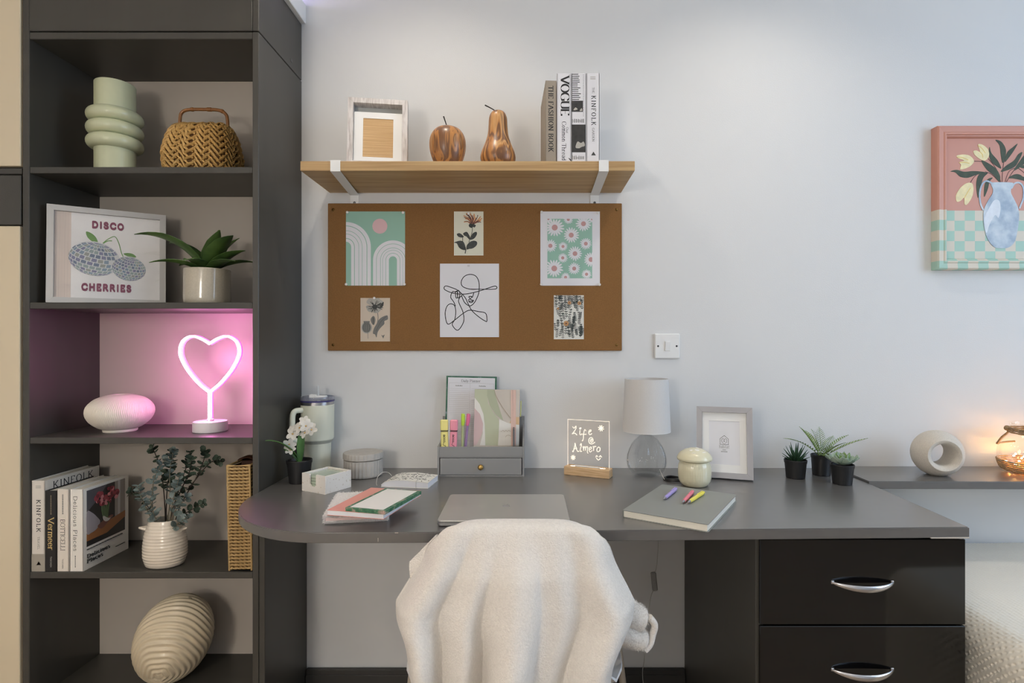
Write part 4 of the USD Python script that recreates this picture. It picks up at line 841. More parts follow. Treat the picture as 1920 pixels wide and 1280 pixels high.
# eucalyptus in a ridged pot
m_cer = M('ivory_ceramic', srgb(222, 212, 196), .22, coat=.4, var=.03, vscale=30)
eu = thing('eucalyptus_pot', 'ivory ridged ceramic pot with small lug handles holding grey-green eucalyptus', 'potted plant', (-1.078, -.245, S4))
pr = smoothprof([(.0, .0), (.048, .0), (.054, .004), (.0605, .03), (.0605, .06), (.056, .095), (.048, .120), (.043, .134)], 10)
pr = np.array(pr); pr = np.vstack([pr, [(.041, .1355), (.039, .134), (.046, .10), (.05, .06), (0, .05)]])
def ridge(t_, r, z): return r + np.where((z > .012) & (z < .128) & (r > .045), .00045 * np.sin(z * 2 * PI / .0088), 0)
zz_ = np.linspace(.012, .128, 110); prr = np.interp(zz_, [.0, .004, .03, .06, .095, .12, .134], [.05, .054, .0605, .0605, .056, .048, .043])
pr2 = np.vstack([[(0, 0), (.048, 0), (.0535, .004)], np.stack([prr, zz_], 1), [(.0435, .133), (.042, .1355), (.039, .134), (.046, .10), (.05, .06), (0, .05)]])
part(eu, 'pot', lathe(pr2, 56, ridge, sx=1.0, sy=.82), m_cer, smooth=50)
for s in (-1, 1):
    part(eu, 'lug_handle', trimesh.convex.convex_hull(np.vstack([T(trimesh.creation.icosphere(2, .0055), (s * .050, -.004, .104)).vertices, T(trimesh.creation.icosphere(2, .0035), (s * .069, -.010, .111)).vertices, T(trimesh.creation.icosphere(2, .005), (s * .050, .006, .109)).vertices])), m_cer)
m_euc = leaf_mat('eucalyptus_leaf', srgb(92, 108, 100), .25, .6, .15, col2=srgb(150, 164, 160)); m_eucd = leaf_mat('eucalyptus_dark', srgb(58, 74, 60), .25, .6, .15, col2=srgb(84, 102, 84)); m_estem = M('eucalyptus_stem', srgb(120, 112, 92), .6); m_estemd = M('eucalyptus_stem_dark', srgb(54, 44, 36), .6)
def disc_leaf(r, c, nrm, side):
    """little round cupped leaf with its base at c, growing towards side"""
    a = np.linspace(0, 2 * PI, 9); ring = np.linspace(0.05, 1, 3)
    side = side / np.linalg.norm(side); nrm = nrm - side * (nrm @ side); nrm /= np.linalg.norm(nrm); o_ = np.cross(nrm, side)
    P = np.array([[c + side * r * (1 + q * math.cos(x)) + o_ * r * .82 * q * math.sin(x) + nrm * r * .22 * q * q for x in a[:-1]] for q in ring])
    m = grid(P, closed_v=True); return m
rng = np.random.default_rng(11)
sprigs = [([(-.02, -.01, .10), (-.022, -.02, .17), (-.012, -.03, .235), (.012, -.035, .275), (.02, -.03, .285)], 0, 9, .0125), ([(.012, 0, .10), (.035, -.02, .15), (.06, -.02, .18), (.075, -.02, .19)], 0, 5, .0125), ([(0, .0, .10), (.01, .005, .17), (.012, .0, .245), (.02, .0, .29), (.025, .0, .305)], 0, 9, .011),
          ([(.015, .01, .10), (.03, .02, .16), (.075, .02, .235), (.095, .02, .285), (.10, .01, .302)], 1, 10, .0115), ([(-.01, .02, .10), (-.02, .03, .18), (-.03, .03, .25), (-.045, .025, .298), (-.05, .02, .305)], 1, 9, .0115), ([(-.02, .01, .10), (-.05, .015, .15), (-.085, .01, .19), (-.10, .01, .195)], 1, 6, .010),
          ([(.02, .01, .10), (.05, .0, .14), (.095, -.01, .165), (.11, -.01, .172)], 1, 6, .010), ([(.05, .02, .2), (.10, .02, .26), (.128, .015, .276), (.145, .01, .272)], 1, 6, .010), ([(0, .01, .10), (.02, .03, .2), (.045, .03, .27), (.05, .03, .295)], 1, 8, .0115), ([(.02, -.02, .10), (.05, -.03, .125), (.08, -.035, .145)], 0, 5, .012), ([(-.01, -.015, .10), (-.03, -.03, .16), (-.045, -.035, .20), (-.05, -.035, .222)], 0, 7, .0125), ([(.01, .0, .10), (.028, .01, .18), (.06, .01, .25), (.07, .0, .285)], 1, 10, .0115), ([(-.01, .02, .10), (-.012, .03, .2), (0, .03, .26), (.004, .02, .30)], 1, 10, .012), ([(.015, -.01, .10), (.03, -.02, .17), (.048, -.03, .22), (.055, -.03, .245)], 0, 8, .0125), ([(0, -.02, .10), (-.012, -.03, .15), (-.02, -.035, .19)], 0, 6, .0125)]
for pts, dark, n, r in sprigs:
    pts = [(x * 1.12, y, .10 + (z - .10) * 1.17) for x, y, z in pts]; n = int(n * 1.3); r *= 1.12
    c = spline(pts, 6)
    sp_ = part(eu, 'stem', tube(c, np.linspace(.0017, .0009, len(c)), 6), m_estemd if dark else m_estem)
    for i in range(n):
        f = .32 + .68 * (i + .5) / n; q = c[min(int(f * (len(c) - 1)), len(c) - 2)]; tg = c[min(int(f * (len(c) - 1)) + 1, len(c) - 1)] - q
        tg /= np.linalg.norm(tg); a = rng.uniform(-.5, .5) + (i % 2) * PI / 2
        for s in (-1, 1):
            sd = np.cross(tg, (math.sin(a), -math.cos(a), .2)); sd = s * sd / np.linalg.norm(sd) + tg * .35
            part(eu + '/' + sp_.rsplit('/', 1)[1], 'leaf', disc_leaf(r * rng.uniform(.75, 1.15) * (1 - .35 * f), q, tg * .8 + rng.normal(0, .35, 3) + (0, -.2, .3), sd), m_eucd if dark else m_euc, smooth=60)
part(eu, 'moss', T(lathe([(0, .006), (.02, .005), (.036, 0), (0, 0)], 20), (0, 0, .118)), M('pot_moss', srgb(120, 128, 104), .9, var=.4, vscale=120))
# woven file box
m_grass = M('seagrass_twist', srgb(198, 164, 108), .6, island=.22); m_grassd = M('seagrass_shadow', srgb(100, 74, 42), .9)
fb = thing('woven_file_box', 'tall narrow woven seagrass file box leaning at the right of the fourth shelf', 'basket', (-.8265, -.298, S4 + .0008))
bw, bh, bd = .064, .303, .21
AL = lambda m: T(m, (0, 0, 0), ry=-1.2)
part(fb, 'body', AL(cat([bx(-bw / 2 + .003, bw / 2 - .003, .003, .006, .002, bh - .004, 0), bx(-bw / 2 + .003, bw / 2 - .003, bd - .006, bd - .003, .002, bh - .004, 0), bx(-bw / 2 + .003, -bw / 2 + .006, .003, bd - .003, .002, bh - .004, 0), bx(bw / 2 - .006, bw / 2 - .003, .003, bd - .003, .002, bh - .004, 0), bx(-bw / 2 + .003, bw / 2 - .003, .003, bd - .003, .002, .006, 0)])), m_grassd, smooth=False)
st = []; nrow = 31
for i in range(nrow):
    z = .004 + (i + .5) * (bh - .008) / nrow
    for strand in (0, 1):
        x = np.linspace(-bw / 2, bw / 2, 25); ph = PI * i + PI * strand
        y = .0015 - .0028 * np.sin(x / bw * 2 * PI * 2.5 + ph); zo = .0016 * np.cos(x / bw * 2 * PI * 2.5 + ph)
        st.append(tube(np.stack([x, y, z + zo], 1), .0027, 5, cap=False))
    for sx_ in (-1, 1):
        yv = np.linspace(0, bd, 31); st.append(tube(np.stack([sx_ * (bw / 2 - .001) + sx_ * .0018 * np.sin(yv * 110 + PI * i), yv, np.full_like(yv, z)], 1), .0026, 5, cap=False))
part(fb, 'woven_strands', AL(cat(st)), m_grass, smooth=60, kind='stuff')
rim = [(-bw / 2, 0), (bw / 2, 0), (bw / 2, bd), (-bw / 2, bd)]
part(fb, 'braided_rim', AL(tube([(x, y, bh) for x, y in rim], .0038, 8, closed=True)), m_grass)
for sx_ in (-1, 1): part(fb, 'corner_stake', AL(tube([(sx_ * bw / 2, 0, .002), (sx_ * bw / 2, 0, bh)], .0032, 8)), m_grass)
dp = thing('leather_strap', 'dark brown curled leather piece poking out of the woven file box', 'strap', (-.829, -.255, S4 + .008))
part(dp, 'body', T(solidify(np.stack([np.stack([np.linspace(-.022, .022, 9) , 0 * np.linspace(0, 1, 9) + y_, .317 - .9 * np.abs(np.linspace(-.022, .022, 9) - .004) ** 1.25 * 1.0 - .02 * (y_ / .03) ** 2], 1) for y_ in np.linspace(-.012, .03, 6)], 0), .003)), M('leather_brown', srgb(62, 38, 26), .35))
part(dp, 'tail', bx(-.018, .02, .0, .012, .0, .302, .001), looks['leather_brown'])

# ------------------------------------------------------------------ bottom shelf: rippled egg vase
m_egg = M('cream_glaze', srgb(214, 200, 172), .32, coat=.25)
eg = thing('egg_vase', 'large cream egg-shaped ceramic vase with wavy ripples, on the bottom bookcase shelf', 'vase', (-1.09, -.185, S5))
th_, ph_ = np.meshgrid(np.linspace(0, 2 * PI, 220, endpoint=False), np.linspace(0.0, PI, 200), indexing='ij')
D = np.stack([np.sin(ph_) * np.cos(th_), np.sin(ph_) * np.sin(th_), np.cos(ph_)], -1)
Rr = D * (.106, .098, .1335)
pole = trimesh.transformations.rotation_matrix(math.radians(-22), [0, 1, 0])[:3, :3] @ np.array([.105, -.80, -.56]); pole /= np.linalg.norm(pole)
ang = np.arccos(np.clip(D @ pole, -1, 1))
e1_ = np.cross(pole, (0, 0, 1)); e1_ /= np.linalg.norm(e1_); e2_ = np.cross(pole, e1_)
az = np.arctan2(D @ e2_, D @ e1_)
wave = np.sin(ang * 46 + 1.5 * np.sin(az * 3 + ang * 1.2) * np.clip(ang - .2, 0, 1.2) + .8 * np.sin(az * 5 + 1))
amp = .0021 * np.clip((ang - .03) / .1, 0, 1) * np.where(np.abs(ph_ - 0) < .05, 0, 1)
P = Rr + D * (amp * wave)[..., None]
m_ = grid(P, closed_u=True, flip=True)
part(eg, 'body', T(T(m_, ry=22), (0, 0, .1275)), m_egg, smooth=70)
# ------------------------------------------------------------------ desk, left end
m_potb = M('black_plastic_pot', srgb(28, 28, 29), .5, bump=.15, bscale=120)
def pot_mesh(rb, rt, h, ribs_=True):
    return lathe([(0, 0), (rb, 0), (rb + .001, .0015), (rt - .0022, h - .012), (rt - .0008, h - .010), (rt, h - .0015), (rt - .001, h), (rt - .003, h - .001), (rt - .005, h - .011), (0, h - .012)], 44)
tb = thing('tumbler', 'cream insulated tumbler with side handle, clear lid and straw, in the desk corner', 'tumbler', (-.694, -.062, DZ), 0)
m_tumb = M('tumbler_enamel', srgb(214, 216, 200), .5, var=.02, vscale=20); m_steel = M('steel_band', srgb(190, 190, 192), .25, metal=1.0); m_lid = M('lid_plastic', srgb(216, 218, 230), .08, trans=.85); m_lidb = M('lid_blue_rim', srgb(74, 70, 128), .2, trans=.3)
part(tb, 'body', lathe([(0, 0), (.0375, 0), (.039, .002), (.043, .098), (.0445, .1005), (.0495, .1095), (.0512, .113), (.0527, .222), (.0515, .2235), (.0, .2235)], 56), m_tumb)
part(tb, 'waist_band', lathe([(.0437, .0985), (.0441, .0985), (.0497, .1088), (.0493, .1088), (.0437, .0985)], 56), M('waist_grey', srgb(172, 174, 162), .5))
part(tb, 'steel_band', lathe([(0, .2236), (.0512, .2236), (.0512, .2335), (0, .2335)], 56), m_steel)
part(tb, 'lid', lathe([(.0, .234), (.052, .234), (.0525, .236), (.0525, .2485), (.0515, .250), (.049, .249), (.049, .240), (0, .240)], 56), m_lid)
part(tb, 'lid_rim', lathe([(.0523, .2338), (.0534, .2338), (.0534, .2385), (.0523, .2385), (.0523, .2338)], 56), m_lidb)
part(tb, 'lid_tab', cat([bx(-.006, .030, -.012, .008, .2405, .253, .002), bx(-.026, -.002, -.008, .010, .2405, .256, .002)]), m_white)
part(tb, 'straw', tube([(.004, -.002, .236), (.001, 0, .285)], .0036, 10), M('straw_clear', srgb(214, 218, 220), .15, alpha=.6))
hd = spline([(.046, 0, .208), (.072, 0, .2085), (.082, 0, .200), (.0845, 0, .18), (.084, 0, .13), (.080, 0, .116), (.066, 0, .112), (.046, 0, .118)], 7)
part(tb, 'handle', T(tube(hd, .0078, 12, flat=1.15), rz=228), m_tumb)
# white orchid
oc = thing('potted_orchid', 'small artificial white orchid in a black pot beside the bookcase', 'potted plant', (-.699, -.197, DZ))
part(oc, 'pot', pot_mesh(.0285, .0378, .070), m_potb)
part(oc, 'soil', T(lathe([(0, .003), (.033, .0), (0, -.002)], 24), (0, 0, .0605)), m_soil)
m_orl = leaf_mat('orchid_leaf', srgb(62, 104, 52), .25, .4, .15, vscale=18, col2=srgb(98, 140, 70)); m_orp = leaf_mat('orchid_petal', srgb(236, 234, 228), .04, .5, .35); m_orh = M('orchid_heart', srgb(202, 170, 110), .6)
for L, w, az, el, dr, b in ((.135, .024, 3.9, 1.1, 1.1, (0, 0, .06)), (.13, .028, -.5, 1.45, -.15, (.004, -.004, .06)), (.065, .026, 3.7, .95, .3, (-.002, 0, .06)), (.06, .022, 3.2, 1.1, .9, (0, -.006, .06))):
    part(oc, 'leaf', strap_leaf(L, w, az, el, dr, b, keel=.25, wprof=[.4, .75, 1, .85, .45, .05]), m_orl, smooth=60)
stc = spline([(.002, 0, .062), (-.002, -.004, .11), (.0, -.006, .15), (.012, -.008, .172), (.03, -.01, .18), (.045, -.012, .178)], 8)
part(oc, 'stem', tube(stc, .0013, 6), m_orl)
rng = np.random.default_rng(8)
def petal(L, w, el):
    s = np.linspace(0, 1, 6); v = np.linspace(-1, 1, 5); wd = w / 2 * np.interp(s, [0, .3, .7, 1], [.25, .85, 1, .35])
    P = np.array([[(L * a * math.cos(el) , q * b_, L * a * math.sin(el) - .25 * L * a * a + .12 * b_ * abs(q)) for q in v] for a, b_ in zip(s, wd)])
    return solidify(P, .0006)
for cx_, cy_, cz_, sc_ in ((-.010, -.022, .152, 1.1), (.010, -.020, .170, 1.1), (.030, -.022, .176, 1.1), (.045, -.018, .164, 1.0), (.028, -.026, .156, 1.0), (-.022, -.018, .120, 1.0), (-.018, -.02, .103, .85), (.02, -.012, .188, .9), (-.014, -.014, .164, .8)):
    f = [T(petal(.021 * sc_, .015 * sc_, .35), rz=360 / 5 * i + rng.uniform(-12, 12)) for i in range(5)]
    fl_ = part(oc, 'blossom', T(T(cat(f), rx=70 + rng.uniform(-25, 25), rz=rng.uniform(-35, 35)), (cx_, cy_, cz_)), m_orp, smooth=60)
    part(oc + '/' + fl_.rsplit('/', 1)[1], 'heart', T(trimesh.creation.icosphere(1, .0026 * sc_), (cx_, cy_ - .003, cz_)), m_orh)
# coaster box
cbx = thing('coaster_box', 'square white speckled coaster box with notched front and pale green coasters', 'coaster holder', (-.588, -.272, DZ), -29)
m_spk = M('speckled_white', srgb(226, 221, 214), .6, ramp=[(.27, srgb(200, 188, 172)), (.33, srgb(228, 223, 216))], vscale=150, detail=1)
nt = Polygon([(-.048, 0), (.048, 0), (.048, .051), (.010, .051), (.010, .022), (.004, .016), (-.010, .016), (-.016, .022), (-.016, .051), (-.048, .051)])
part(cbx, 'box', cat([on_plane(prism(nt, .005), (0, -.043, 0), UX, UZ), bx(-.048, .048, .043, .048, 0, .051, .0005), bx(-.048, -.043, -.0428, .0428, 0, .051, .0005), bx(.043, .048, -.0428, .0428, 0, .051, .0005), bx(-.0428, .0428, -.0428, .0428, 0, .005, 0)]), m_spk, smooth=False)
m_coas = M('green_glass_coaster', srgb(176, 190, 170), .12, spec=.6, coat=.5)
for i in range(5): part(cbx, 'coaster', bx(-.0415, .0415, -.0415, .0415, .0055 + i * .0082, .0055 + i * .0082 + .0074, .001), m_coas)
# fluted jar
m_conc = M('grey_concrete', srgb(176, 172, 166), .7, var=.06, vscale=60, bump=.1, bscale=400)
fj = thing('fluted_jar', 'round grey fluted lidded jar against the wall on the desk', 'jar', (-.530, -.106, DZ))
fl = lambda t_, r, z: r * (1 - .022 * np.abs(np.sin(t_ * 17)) ** .8 * np.clip((r - .03) / .02, 0, 1) + .011)
part(fj, 'body', lathe([(0, 0), (.056, 0), (.0595, .002), (.0605, .008), (.0605, .0535), (.058, .0545), (0, .0545)], 272, fl), m_conc, smooth=50)
part(fj, 'lid', lathe([(0, .0555), (.060, .0555), (.0625, .057), (.0625, .0725), (.0610, .0755), (.052, .0765), (0, .0765)], 272, fl), m_conc, smooth=50)
# small patterned notebook with cord
mn = thing('pocket_notebook', 'small white notebook with black leaf pattern and elastic cord, behind the notepads', 'notebook', (-.357, -.212, DZ), -8)
m_leafpat = M('leaf_pattern_cover', srgb(226, 224, 216), .6)
s = np.linspace(0, 1, 16); zt = np.interp(s, [0, .06, .2, .5, .8, 1], [.006, .0135, .0195, .022, .0185, .0165])
P = np.array([[(-.072 + .144 * a, y, z) for y in (-.05, .05)] for a, z in zip(s, zt)])
part(mn, 'cover', solidify(P, .0014), m_leafpat, smooth=50)
part(mn, 'back_cover', bx(-.072, .072, -.05, .05, 0, .0012, 0), m_leafpat)
pg = Polygon([(-.071, .0013)] + [(-.072 + .144 * a, z - .0009) for a, z in zip(s, zt)] + [(.0715, .0013)])
part(mn, 'pages', on_plane(prism(pg.buffer(-.0002), .097), (0, .0485, 0), UX, UZ), m_paper, smooth=False)
rng = random.Random(31); lf_ = []
for i in range(90):
    x, y, a, k_ = rng.uniform(-.062, .068), rng.uniform(-.046, .046), rng.uniform(0, 180), rng.uniform(.6, 1.1)
    zc = np.interp((x + .072) / .144, s, zt) + .00075; sl = np.interp((x + .076) / .144, s, zt) - np.interp((x + .068) / .144, s, zt)
    lf_.append(T(T(T(prism(ell(0, 0, .0046 * k_, .0013 * k_), .0003), rz=a), ry=-math.degrees(math.atan2(sl, .008))), (x, y, zc)))
part(mn, 'leaf_pattern', cat(lf_), m_grey2, smooth=False, kind='stuff')
m_cord = M('grey_cord', srgb(196, 192, 186), .6)
xb = .036; part(mn, 'elastic_cord', cat([tube([(xb, -.051, .0), (xb, -.0515, .01), (xb, -.05, .0212), (xb + .002, 0, .0218), (xb + .004, .05, .0212), (xb + .004, .0515, .01)], .0007, 6)]), m_cord)
part(mn, 'loose_cord', tube(spline([(-.066, .02, .016), (-.074, .012, .028), (-.086, -.004, .032), (-.094, -.022, .022), (-.093, -.034, .008), (-.088, -.042, .0015)], 6), .0008, 6), m_cord)
# stack: fluffy notebook, pink notebook, floral pad
m_flf = M('white_fleece', srgb(238, 235, 232), .95, sheen=.4, bump=.8, bscale=500, bdist=.004)
fn = thing('fluffy_notebook', 'white fluffy-covered notebook at the bottom of the stack', 'notebook', (-.4245, -.483, DZ), 10)
part(fn, 'cover', bx(-.074, .074, -.1, .1, .0, .0065, .003), m_flf); part(fn, 'cover', bx(-.074, .074, -.1, .1, .0155, .022, .003), m_flf); part(fn, 'spine', bx(.069, .0745, -.1, .1, .003, .019, .002), m_flf)
part(fn, 'pages', bx(-.070, .068, -.096, .096, .0067, .0153, 0), M('pink_edge_pages', srgb(222, 196, 190), .8), smooth=False)
rng = np.random.default_rng(5); N = 11000
def fuzz(parent, name, pts, nrm, L, wid, mat, jit=.6, seed=0):
    r = np.random.default_rng(seed); n = len(pts)
    d = nrm + r.normal(0, jit, pts.shape); d /= np.linalg.norm(d, axis=1, keepdims=True); ln = L * r.uniform(.5, 1.2, (n, 1))
    c = r.normal(0, .35, pts.shape) * ln
    C = np.stack([pts - d * ln * .1, pts + d * ln * .5 + c * .3, pts + d * ln + c], 1)
    p = parent + '/' + numbered(parent, name)
    bc_ = UsdGeom.BasisCurves.Define(stage, p); bc_.CreateTypeAttr('linear'); bc_.CreateCurveVertexCountsAttr(Vt.IntArray.FromNumpy(np.full(n, 3, np.int32)))
    bc_.CreatePointsAttr(Vt.Vec3fArray.FromNumpy(C.reshape(-1, 3).astype(np.float32))); bc_.CreateWidthsAttr(Vt.FloatArray.FromNumpy(np.tile(np.array([wid, wid * .8, wid * .35], np.float32), n))); bc_.SetWidthsInterpolation('vertex')
    UsdShade.MaterialBindingAPI.Apply(bc_.GetPrim()).Bind(mat); meta(bc_.GetPrim(), kind='stuff')
a = rng.uniform(-.074, .074, N); b = rng.uniform(-.1, .1, N); pts = np.stack([a, b, np.where(rng.uniform(size=N) < .75, .022, .0)], 1)
k_ = rng.uniform(size=N) < .3; pts[k_, 1] = -.1; pts[k_, 2] = np.where(rng.uniform(size=k_.sum()) < .5, rng.uniform(0, .0065, k_.sum()), rng.uniform(.0155, .022, k_.sum()))
k2 = (~k_) & (rng.uniform(size=N) < .2); pts[k2, 0] = -.074; pts[k2, 2] = rng.uniform(0, .022, k2.sum())
nr = np.where(k_[:, None], (0, -1.0, 0), np.where(k2[:, None], (-1.0, 0, 0), (0, 0, 1.0)))
pts[:, 2] = np.maximum(pts[:, 2], .0042)
fuzz(fn, 'fleece_pile', pts, nr, .0034, .0005, m_flf, seed=2)
pk_ = thing('pink_notebook', 'salmon pink notebook in the middle of the stack', 'notebook', (-.377, -.512, DZ + .0225), -13)
m_pinkc = M('salmon_cover', srgb(222, 156, 144), .6)
part(pk_, 'cover', bx(-.0725, .0725, -.104, .104, .0115, .0128, .0005), m_pinkc); part(pk_, 'back_cover', bx(-.0725, .0725, -.104, .104, 0, .0013, .0005), m_pinkc)
part(pk_, 'pages', bx(-.0715, .0715, -.103, .103, .0014, .0114, 0), m_paper, smooth=False)
fp = thing('floral_notepad', 'narrow white notepad with green floral border on top of the stack', 'notepad', (-.350, -.535, DZ + .0355), -16)
m_grn = M('botanical_green', srgb(62, 112, 84), .5, ramp=[(.3, srgb(36, 82, 60)), (.55, srgb(72, 124, 92)), (.72, srgb(196, 160, 150)), (.8, srgb(214, 200, 170))], vscale=70, detail=4)
part(fp, 'pad', bx(-.052, .052, -.09, .09, 0, .0085, .0006), m_grn)
part(fp, 'top_sheet', prism(sbox(-.043, -.083, .043, .084), .0003).apply_translation((0, 0, .0085)), M('pad_sheet', srgb(226, 225, 220), .75), smooth=False)

# ------------------------------------------------------------------ desk organiser and its contents
m_org = M('organiser_grey', srgb(140, 140, 139), .5)
og = thing('desk_organiser', 'grey desk organiser with one drawer and brass knob, against the wall', 'organiser', (-.1505, -.0675, DZ))
OW, OD = .1385, .0555
sd = Polygon([(-OD, 0), (OD, 0), (OD, .178)] + [(OD - .085 + .085 * math.sin(a), .098 + .080 * (1 - math.cos(a)) * 1.0) for a in np.linspace(PI / 2, 0, 10)] + [(-OD, .0955)])
for x in (-OW, OW - .006): part(og, 'side_panel', on_plane(prism(sd, .006), (x, 0, 0), (0, 1, 0), (0, 0, 1)), m_org, smooth=False)
part(og, 'back_panel', bx(-OW + .0062, OW - .0062, OD - .005, OD, 0, .178, .0005), m_org)
part(og, 'front_panel', bx(-OW + .0062, OW - .0062, -OD, -OD + .005, .0635, .0945, .0005), m_org)
part(og, 'floor_panel', bx(-OW + .0062, OW - .0062, -OD + .001, OD - .0052, .0595, .0645, .0005), m_org)
part(og, 'base_panel', bx(-OW + .0062, OW - .0062, -OD, OD - .0052, 0, .004, .0005), m_org)
part(og, 'divider', bx(.102, .106, -OD + .0055, OD - .0055, .065, .15, .0005), M('organiser_shadow', srgb(96, 96, 96), .6))  # darker grey puts the shade inside the compartment into this panel's colour
dr = part(og, 'drawer', cat([bx(-OW + .0085, OW - .0085, -OD - .0005, -OD + .006, .0055, .0580, .0006), bx(-OW + .01, OW - .01, -OD + .006, OD - .008, .0055, .05, .0005)]), m_org)
m_brk = M('brass_knob', srgb(190, 156, 92), .32, metal=1.0)
part(dr, 'knob', T(lathe(smoothprof([(0, .017), (.005, .0165), (.0085, .0125), (.0085, .009), (.005, .0055), (.0035, .003), (.0042, 0), (0, 0)], 5), 28), (0, -OD - .0006, .0315), rx=90), m_brk)
OX, OY = -.1505, -.0675
FZ = DZ + .0648
pl = thing('daily_planner', 'lined planner pad with green floral border standing at back of the organiser', 'notepad', (-.195, -.0235, FZ + .0022), 0)
A = lambda m: T(m, rx=-1.5, ry=1.2)
W_, H_ = .170, .2465
part(pl, 'pad', A(bx(-W_ / 2, W_ / 2, -.006, 0, .0, H_, .0005)), M('planner_green', srgb(54, 104, 84), .5, ramp=[(.3, srgb(40, 88, 70)), (.6, srgb(66, 116, 94)), (.74, srgb(150, 160, 178)), (.82, srgb(196, 190, 176))], vscale=60, detail=4))
part(pl, 'sheet', A(bx(-.079, .079, -.0064, -.006, .004, .2415, 0)), m_paper, smooth=False)
PO = np.array([0, -.0064, 0])
tt, tw = text2d('Daily Planner', .0085, **ROM); tt = affinity.scale(tt, .064 / tw, 1, origin=(0, 0))
rules = [sbox(-.0735, .204 - i * .0066, -.008, .2044 - i * .0066) for i in range(24)] + [sbox(.0, .204 - i * .0066, .0735, .2044 - i * .0066) for i in range(24)]
boxes = [sbox(-.0755, .03, .0755, .223).difference(sbox(-.075, .0305, .075, .2225)), sbox(-.005, .03, -.0045, .223)]
hd1 = [sbox(a + i * .0026, .2125, a + .0018 + i * .0026, .2125 + (.0022 if i % 3 else .0034)) for a in (-.053, .026) for i in range(9)]
for n_, g_, mt_ in (('heading', unary_union([affinity.translate(tt, -.034, .2265)]), m_grey2), ('column_headings', unary_union(hd1), m_grey1), ('rules', unary_union(rules + boxes), m_greyl)):
    part(pl, n_, A(on_plane(prism(g_, PRT), PO, UX, UZ)), mt_, smooth=False, kind='stuff' if n_ != 'heading' else None)
nb = thing('notebook', 'pastel abstract-patterned notebook with elastic band standing in the organiser', 'notebook', (-.1045, -.076, FZ + .0018), 0)
A = lambda m: T(m, rx=-3, ry=1.0)
W_, H_ = .149, .206
m_n0 = M('notebook_beige', srgb(198, 190, 180), .5)
part(nb, 'back_cover', A(bx(-W_ / 2, W_ / 2, .0105, .012, 0, H_, .0005)), m_n0); part(nb, 'pages', A(bx(-W_ / 2 + .002, W_ / 2 - .002, .0016, .0104, .002, H_ - .002, 0)), m_pages, smooth=False)
part(nb, 'cover', A(bx(-W_ / 2, W_ / 2, 0, .0015, 0, H_, .0005)), m_n0)
# cover art measured on a 1158-wide crop: x 480..985, y 240..865 (top) -> local
Qn = lambda x, y: (-W_ / 2 + (x - 480 + (y - 240) * .016) / 505 * W_, H_ - (y - 240) / 625 * .1585)
sage = poly2d([Qn(*p) for p in [(480, 240), (480, 350), (530, 420), (575, 560), (590, 700), (598, 960), (740, 960), (752, 800), (755, 700), (745, 620), (690, 540), (630, 420), (620, 300), (630, 240)]], False)
sage2 = poly2d([Qn(*p) for p in [(620, 240), (618, 320), (650, 450), (720, 570), (800, 640), (760, 500), (715, 330), (700, 240)]], False)
whi = poly2d([Qn(*p) for p in [(480, 350), (535, 430), (578, 560), (592, 700), (600, 960), (540, 960), (572, 800), (560, 640), (480, 480)]], False)
pnk = poly2d([Qn(*p) for p in [(480, 485), (540, 560), (575, 680), (570, 780), (540, 870), (500, 960), (470, 960), (465, 480)]], False)
wh2 = poly2d([Qn(*p) for p in [(755, 620), (830, 660), (905, 684), (985, 685), (985, 960), (740, 960), (750, 760)]], False)
tan_ = poly2d([Qn(*p) for p in [(900, 590), (985, 590), (985, 690), (915, 682), (870, 665)]], False)
ln = line2d([Qn(*p) for p in [(700, 240), (715, 310), (770, 430), (850, 560), (905, 630)]], .0006)
ob = Polygon([Qn(885, 240), Qn(905, 240), Qn(905, 960), Qn(885, 960)]).union(Polygon([Qn(908, 240), Qn(940, 240), Qn(940, 960), Qn(905, 960)]))
script = [line2d([Qn(770 + i * 9, 770 + 9 * math.sin(i * 1.7)) for i in range(13)], .0006), line2d([Qn(825, 850), Qn(840, 828), Qn(870, 828), Qn(895, 850)], .0006)]
clipn = sbox(-W_ / 2 + .0005, .0005, W_ / 2 - .0005, H_ - .0005)
for k_, (n_, g_, c_) in enumerate((('sage_shape', sage, (184, 190, 164)), ('sage_shade', sage2, (172, 178, 152)), ('white_shape', whi.union(wh2), (222, 220, 214)), ('mauve_shape', pnk, (206, 180, 180)), ('sand_shape', tan_, (204, 172, 134)), ('fine_lines', unary_union([ln] + script), (150, 130, 104)), ('elastic_band', ob.intersection(sbox(-1, 0, 1, 1)), (216, 184, 172)))):
    m_ = prism(g_.intersection(clipn), PRT * (k_ + 1)); part(nb, n_, A(on_plane(m_, (0, 0, 0), UX, UZ)), M('notebook_' + n_, srgb(*c_), .5), smooth=False)
part(nb, 'pen_loop', A(cat([tube([(W_ / 2 + .0035, .006, .118), (W_ / 2 + .004, .006, .170)], .0016, 8), bx(W_ / 2 - .002, W_ / 2 + .004, .0045, .0075, .125, .127, .0003)])), M('pen_loop_green', srgb(192, 196, 120), .5))
